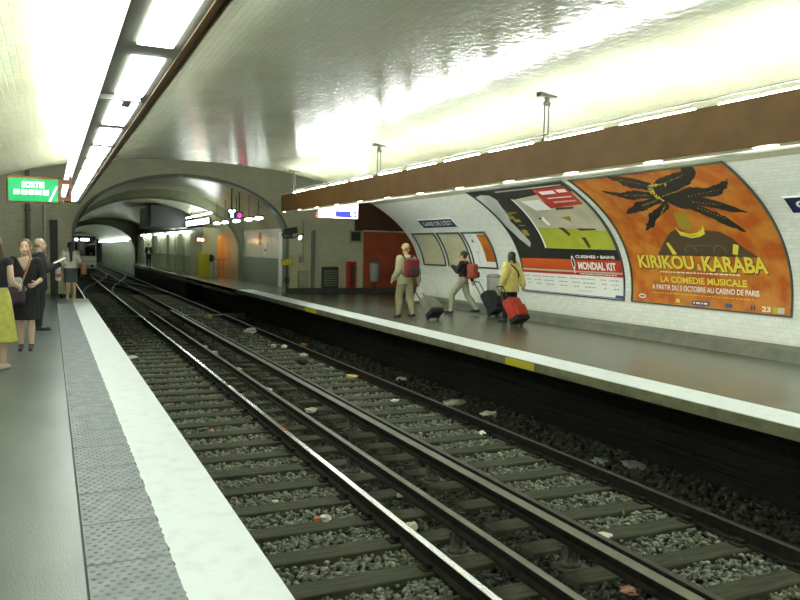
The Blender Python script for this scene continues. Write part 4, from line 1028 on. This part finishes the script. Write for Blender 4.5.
# garment makers
def g_top(sleeve=1., hem=.84, g=.016, wide=1., flare=0., neck=1.42):
    def f(b, J, k):
        torso(b, k, g, wide, max(hem, .84), neck)
        if hem < .84: b.loft([(hem*k, 0, 0, (.172+g+flare)*k, (.115+g+flare)*k), (.95*k, 0, 0, (.165+g)*k, (.112+g)*k)])
        for s_ in 'LR':
            q = Vector(J['sh'+s_]); b.ell((q.x*.94, q.y, q.z-.005*k), ((.062+g)*k, (.062+g)*k, (.052+g)*k))
            if sleeve > 0: arm(b, J, s_, k, g, sleeve)
    return f
def g_trousers(g=.018, to=1.):
    def f(b, J, k):
        b.loft([(.84*k, 0, 0, .15*k, .11*k), (.93*k, 0, 0, (.172+g)*k, (.115+g)*k), (1.02*k, 0, 0, (.15+g)*k, (.105+g)*k)])
        for s_ in 'LR': leg(b, J, s_, k, g, to)
    return f
def g_skirt(hem, flare, top=1.04, g=.012, cy=0.):
    def f(b, J, k): b.loft([(hem*k, 0, cy, (.19+flare)*k, (.14+flare)*k), ((hem+.9)/2*k, 0, cy*.5, (.185+flare*.6)*k, (.135+flare*.6)*k), (.92*k, 0, 0, (.175+g)*k, (.12+g)*k), (top*k, 0, 0, (.143+g)*k, (.10+g)*k)])
    return f
def g_shoes(g=.008, heel=0.):
    def f(b, J, k):
        for s_ in 'LR': foot(b, J, s_, k, g, None, heel)
    return f
def g_hair(long=0., bun=False, thick=.012, bald=False):
    def f(b, J, k):
        h = Vector(J['head'])
        if bald: b.ell(h+Vector((0, -.035, .0))*k, (.082*k, .075*k, .06*k)); return
        b.ell(h+Vector((0, -.022, .038))*k, ((.078+thick)*k, (.090+thick)*k, (.084+thick)*k)); b.ell(h+Vector((0, -.045, -.01))*k, ((.07+thick)*k, .06*k, .075*k))
        if bun: b.ell(h+Vector((0, -.12, .04))*k, (.04*k, .035*k, .04*k))
        if long:
            b.cap(h+Vector((0, -.06, 0))*k, h+Vector((0, -.10-.2*long, -long))*k, .062*k, .035*k)
            if long < .3:
                for s_ in (-1, 1): b.cap(h+Vector((s_*.07, -.02, .02))*k, h+Vector((s_*.085, .0, -long))*k, .032*k, .03*k)
    return f

# 1 woman in a yellow skirt
person('woman in a black sleeveless top and yellow skirt with long brown hair', (-.63, 10.75, 0), -.35, 1.68,
       dict(wrR=(.20, .22, 1.05), elR=(.2, .0, 1.12), wrL=(-.12, .22, 1.02)), 'skin_pale',
       [('top', 'black_cloth', g_top(0., .95, .012), .012), ('skirt', 'yellow_skirt', g_skirt(.36, .07), .014), ('hair', 'hair_brown', g_hair(.24), .01), ('sandals', 'sandal', g_shoes(.004), .008)], vox=.008)
# 2 woman in a black dress facing the viewer
t, J, k = person('woman in a black V-neck dress and heels facing the camera with tied back hair', (-.33, 12.3, 0), PI-.08, 1.66,
       dict(wrR=(.08, .2, 1.0), elR=(.24, .02, 1.08), wrL=(-.16, .2, 1.05), elL=(-.24, .0, 1.12), ankL=(-.07, -.02, .12), ankR=(.07, -.02, .12), kneeL=(-.075, .02, .5), kneeR=(.075, .02, .5)), 'skin_pale',
       [('dress', 'black_cloth', lambda b, J, k: (g_top(.62, .9, .016, neck=1.42)(b, J, k), g_skirt(.50, .0, 1.06, .014)(b, J, k)), .011), ('hair', 'hair_brown', g_hair(0, True, .012), .009), ('heels', 'shoe', g_shoes(.004, .03), .008)], vox=.007)
dr = [c for c in t.children if c.name.startswith('dress')][0]; bm = bmesh.new(); bm.from_mesh(dr.data)
bmesh.ops.delete(bm, geom=[f for f in bm.faces if f.calc_center_median().y > .02 and abs(f.calc_center_median().x) < (f.calc_center_median().z-1.2)*.55 and f.calc_center_median().z > 1.2], context='FACES'); bm.to_mesh(dr.data); bm.free()
# 3 man in dark suit holding paper, in profile
t, J, k = person('balding man in a dark suit holding a white sheet, in profile', (-.19, 15.5, 0), -PI/2+.15, 1.70,
       dict(wrR=(.12, .34, 1.22), elR=(.2, .1, 1.12), wrL=(-.12, .34, 1.22), elL=(-.2, .1, 1.12)), 'skin_pale',
       [('jacket', 'navy_cloth', g_top(.95, .74, .026), .012), ('trousers', 'navy_cloth', g_trousers(.02, .95), .012), ('hair', 'hair_grey', g_hair(bald=True), .009), ('shoes', 'shoe', g_shoes(.01), .008)], vox=.009)
b = MB(); b.box(-.14, .14, .0, .004, -.02, .2, R=Matrix.Rotation(-1.1, 3, 'X')); o = b.build('paper_sheet', 'paper'); o.location = (.08, 15.45, 1.25); o.rotation_euler = (0, 0, -PI/2+.15); tag(o, 'white sheet of paper held by the balding man', 'paper')
# 4 girl at the platform end
person('girl with long black ponytail, white shirt and denim skirt at the near platform end', (.53, 23.75, 0), .1, 1.66,
       dict(wrR=(.2, .12, .98), elR=(.26, -.02, 1.1), wrL=(-.24, .1, .95), elL=(-.25, -.03, 1.12), kneeL=(-.1, .02, .49), kneeR=(.1, .02, .49)), 'skin',
       [('shirt', 'white_shirt', g_top(.42, .93, .03, flare=.01), .012), ('skirt', 'denim', g_skirt(.52, .01, 1.0, .02), .012), ('hair', 'hair_dark', g_hair(.42), .01), ('sandals', 'sandal', g_shoes(.004), .009)], vox=.009)
# 5 man with hat
def hat(b, J, k):
    h = Vector(J['head']); b.ell(h+Vector((0, -.01, .085))*k, (.09*k, .105*k, .075*k)); b.ell(h+Vector((0, -.005, .055))*k, (.125*k, .14*k, .016*k))
hx = .25
t5, J5, k5 = person('man in a tan hat and beige jacket walking with a red backpack', (7.65, 16.3, 0), .12, 1.74,
       dict(kneeL=(-.10, .12, .50), ankL=(-.10, .12, .09), kneeR=(.10, -.02, .49), ankR=(.10, -.17, .12), wrL=(-.26, .12, .9), wrR=(.28, -.12, .86), elR=(.26, -.10, 1.1)), 'skin',
       [('jacket', 'beige_jacket', g_top(.95, .80, .04, 1.05), .013), ('trousers', 'khaki', g_trousers(.032, .97), .013), ('shoes', 'shoe', g_shoes(.012), .009), ('hat', 'tan_hat', hat, .008), ('collar', 'white_shirt', lambda b, J, k: b.loft([(1.40*k, 0, 0, .12*k, .095*k), (1.46*k, 0, 0, .085*k, .08*k)]), .01)], 1.05, vox=.009)
# 6 striding person
t6, J6, k6 = person('dark haired person in a black top striding past the framed maps', (9.55, 16.9, 0), .75, 1.62,
       dict(kneeL=(-.09, .28, .53), ankL=(-.09, .30, .10), kneeR=(.09, -.10, .50), ankR=(.09, -.38, .16), wrL=(-.12, .28, 1.3), elL=(-.22, .1, 1.15), wrR=(.26, -.18, .9), elR=(.26, -.1, 1.12)), 'skin',
       [('top', 'black_cloth', g_top(.95, .88, .022), .012), ('trousers', 'pale_khaki', g_trousers(.026, .97), .012), ('shoes', 'shoe', g_shoes(.012), .009), ('hair', 'hair_dark', g_hair(0, False, .014), .01)], vox=.009)
# 7 yellow coat
t7, J7, k7 = person('person in a yellow coat and black trousers, seen from behind', (9.62, 14.8, 0), .3, 1.62,
       dict(kneeL=(-.09, .08, .50), ankL=(-.09, .08, .09), kneeR=(.09, -.04, .49), ankR=(.09, -.14, .11), wrR=(.27, -.16, .9), elR=(.27, -.08, 1.12), wrL=(-.27, .06, .9), elL=(-.27, -.02, 1.12)), 'skin',
       [('coat', 'yellow_coat', g_top(.95, .74, .05, flare=.02), .013), ('trousers', 'black_cloth', g_trousers(.022, .97), .013), ('shoes', 'shoe', g_shoes(.012), .009), ('hair', 'hair_dark', g_hair(.12, False, .016), .01)], vox=.009)
b = MB(); ring = []
for i in range(29):
    a = 2*PI*i/28; ring.append(Vector((.235*math.cos(a), .185*math.sin(a), 0)))
Rr = Matrix.Rotation(math.radians(48), 3, 'Y'); ring = [Rr @ q for q in ring]
ring = [Vector((max(-.2, min(.2, q.x)), q.y, q.z+1.18)) for q in ring]
b.path(ring, .014, n=8); b.build('shoulder_strap', 'black_cloth', t7)
# 8 far man
person('man in a dark suit and pale shirt standing far down the far platform', (6.75, 60, 0), PI-.1, 1.75, dict(wrL=(-.12, .2, 1.0), wrR=(.12, .2, 1.0)), 'skin',
       [('jacket', 'black_cloth', g_top(.95, .78, .03), .02), ('trousers', 'black_cloth', g_trousers(.022), .02), ('shirt', 'white_shirt', lambda b, J, k: b.loft([(1.0*k, 0, .09*k, .07*k, .07*k), (1.38*k, 0, .05*k, .05*k, .075*k)]), .012), ('hair', 'hair_dark', g_hair(), .015), ('shoes', 'shoe', g_shoes(.01), .012)], vox=.014)

# bags
def local(t, x, y, z): return t.matrix_basis @ Vector((x, y, z))
def rz_obj(name, loc, rz, lab, cat): o = empty(name, loc, rz); tag(o, lab, cat); return o
# backpack worn
def backpack(loc, rz, m1, m2, lab, w=.17, h=.44):
    o = rz_obj('backpack', loc, rz, lab, 'backpack')
    b = MB(); b.rbox(-w, w, -.24, -.01, 0, h, .06, seg=4); b.build('main_bag', m1, o)
    b = MB(); b.rbox(-w*.75, w*.75, -.30, -.2, .03, h*.5, .04, seg=3); b.build('front_pocket', m2, o)
    b = MB()
    for s_ in (-1, 1): b.path([(s_*.1, -.02, h-.03), (s_*.125, .06, h+.07), (s_*.135, .155, h+.0), (s_*.14, .17, h-.12), (s_*.15, .12, .1), (s_*.15, -.02, .05)], .016, n=8)
    b.build('straps', m2, o)
    b = MB(); b.path([(-.04, -.1, h-.01), (-.03, -.1, h+.03), (.03, -.1, h+.03), (.04, -.1, h-.01)], .008, n=6); b.build('loop', m2, o)
def attach(t, dx, dy, dz): 
    R_ = Matrix.Rotation(t.rotation_euler[2], 3, 'Z'); return Vector(t.location)+R_ @ Vector((dx, dy, dz))
backpack(attach(t5, 0, -.13, .98), t5.rotation_euler[2], 'red_bag', 'purple_bag', 'red and dark backpack on the man in the tan hat')
backpack(attach(t6, 0, -.11, .92), t6.rotation_euler[2], 'orange_bag', 'red_bag', 'orange red backpack on the striding person in black', .16, .38)
# handbag of the woman in black
o = rz_obj('handbag', (-.52, 11.98, .72), .05, 'dark purple handbag with a pale grey top held by the woman in the black dress', 'handbag')
b = MB(); b.rbox(-.2, .2, -.08, .08, 0, .30, .07, seg=4); b.build('bag_body', 'purple_bag', o); b = MB(); b.rbox(-.17, .2, -.075, .075, .24, .38, .04, R=Matrix.Rotation(-.12, 3, 'Y')); b.build('flap', 'grey_fabric', o)
b = MB(); b.path([(.16, 0, .34), (.22, .02, .5), (.27, .1, .66), (.25, .22, .78), (.18, .28, .80)], .014, n=8); b.build('strap', 'tan_leather', o)
# girl's shoulder bag
o = rz_obj('shoulder_bag', (.86, 23.6, .72), .1, 'reddish tan shoulder bag at the right hip of the girl at the platform end', 'bag')
b = MB(); b.rbox(-.06, .08, -.13, .13, 0, .32, .04); b.build('bag_body', 'tan_leather', o); b = MB(); b.path([(0, -.1, .3), (-.05, -.08, .5), (-.2, -.02, .72)], .014, n=6); b.build('strap', 'tan_leather', o)
o = rz_obj('shopping_bag', (.2, 23.75, .55), .1, 'pale carrier bag with red print held by the girl at the platform end', 'bag')
b = MB(); b.rbox(-.06, .06, -.14, .14, 0, .4, .02); b.build('bag_body', 'plastic_white', o); b = MB(); b.box(-.062, .062, -.142, .0, .1, .2); b.build('print', 'p_orangered', o); b = MB(); b.path([(0, -.08, .4), (.04, 0, .52), (0, .08, .4)], .008); b.build('bag_handle', 'plastic_white', o)
# white bag of hat man
o = rz_obj('carrier_bag', attach(t5, .33, -.08, .42), .1, 'white triangular carrier bag hanging from the hand of the man in the hat', 'bag')
b = MB(); b.add([(-.15, -.05, 0), (.15, -.05, 0), (.15, .05, 0), (-.15, .05, 0), (-.03, -.02, .36), (.03, -.02, .36), (.03, .02, .36), (-.03, .02, .36)], [(3, 2, 1, 0), (4, 5, 6, 7), (0, 1, 5, 4), (1, 2, 6, 5), (2, 3, 7, 6), (3, 0, 4, 7)]); b.build('bag_body', 'plastic_white', o)
b = MB(); b.path([(-.02, 0, .36), (-.03, 0, .44), (.03, 0, .44), (.02, 0, .36)], .007); b.build('bag_handle', 'plastic_white', o)
# trolley cases: wheels at the origin, body tilted towards the puller
def trolley(loc, rz, w, h, d, tilt, m, m2, lab, hl, rnd=.06):
    o = rz_obj('trolley_case', loc, rz, lab, 'suitcase'); Rt = Matrix.Rotation(-tilt, 3, 'X')
    up_ = Vector((0, 0, .05))
    def T(b): b.v = [tuple(Rt @ Vector(v)+up_) for v in b.v]; return b
    b = MB(); b.rbox(-w/2, w/2, -d, .0, .02, h, rnd, seg=4); T(b).build('shell', m, o)
    b = MB(); b.rbox(-w/2*.85, w/2*.85, -d-.05, -d+.03, .08, h*.62, .03); T(b).build('front_pocket', m2, o)
    b = MB(); b.rbox(-w/2-.004, w/2+.004, -d-.005, .005, -.01, h*.2, .02); T(b).build('base', 'black_case', o)
    b = MB(); b.path([(-w*.25, -.02, h), (-w*.25, -.02, hl), (w*.25, -.02, hl), (w*.25, -.02, h)], .012, n=8); T(b).build('pull_handle', 'darkgrey', o)
    for s_ in (-1, 1):
        b = MB(); b.tube((s_*w*.4-.015, 0, .05), (s_*w*.4+.015, 0, .05), .05, n=16); b.build('wheel', 'black', o)
trolley((8.12, 15.75, 0), .3, .40, .48, .24, .75, 'grey_case', 'grey_case', 'grey trolley case trailing the man in the tan hat', .95)
trolley((10.0, 16.15, 0), .45, .46, .58, .30, .6, 'black_case', 'black_case', 'plump black trolley case behind the striding person', .95, .1)
trolley((9.25, 13.95, 0), .3, .40, .55, .26, .6, 'red_case', 'red_case', 'red trolley case with a black base pulled by the person in yellow', .95)

# ---------------------------------------------------------------- world and view
w = bpy.data.worlds.new('world'); sc.world = w; w.use_nodes = True
w.node_tree.nodes['Background'].inputs['Color'].default_value = (.010, .011, .008, 1); w.node_tree.nodes['Background'].inputs['Strength'].default_value = 1
sc.view_settings.view_transform = 'Standard'; sc.view_settings.look = 'None'; sc.view_settings.gamma = 1; sc.view_settings.exposure = .95
sc.cycles.use_denoising = True; sc.cycles.max_bounces = 8; sc.cycles.diffuse_bounces = 5; sc.cycles.glossy_bounces = 4
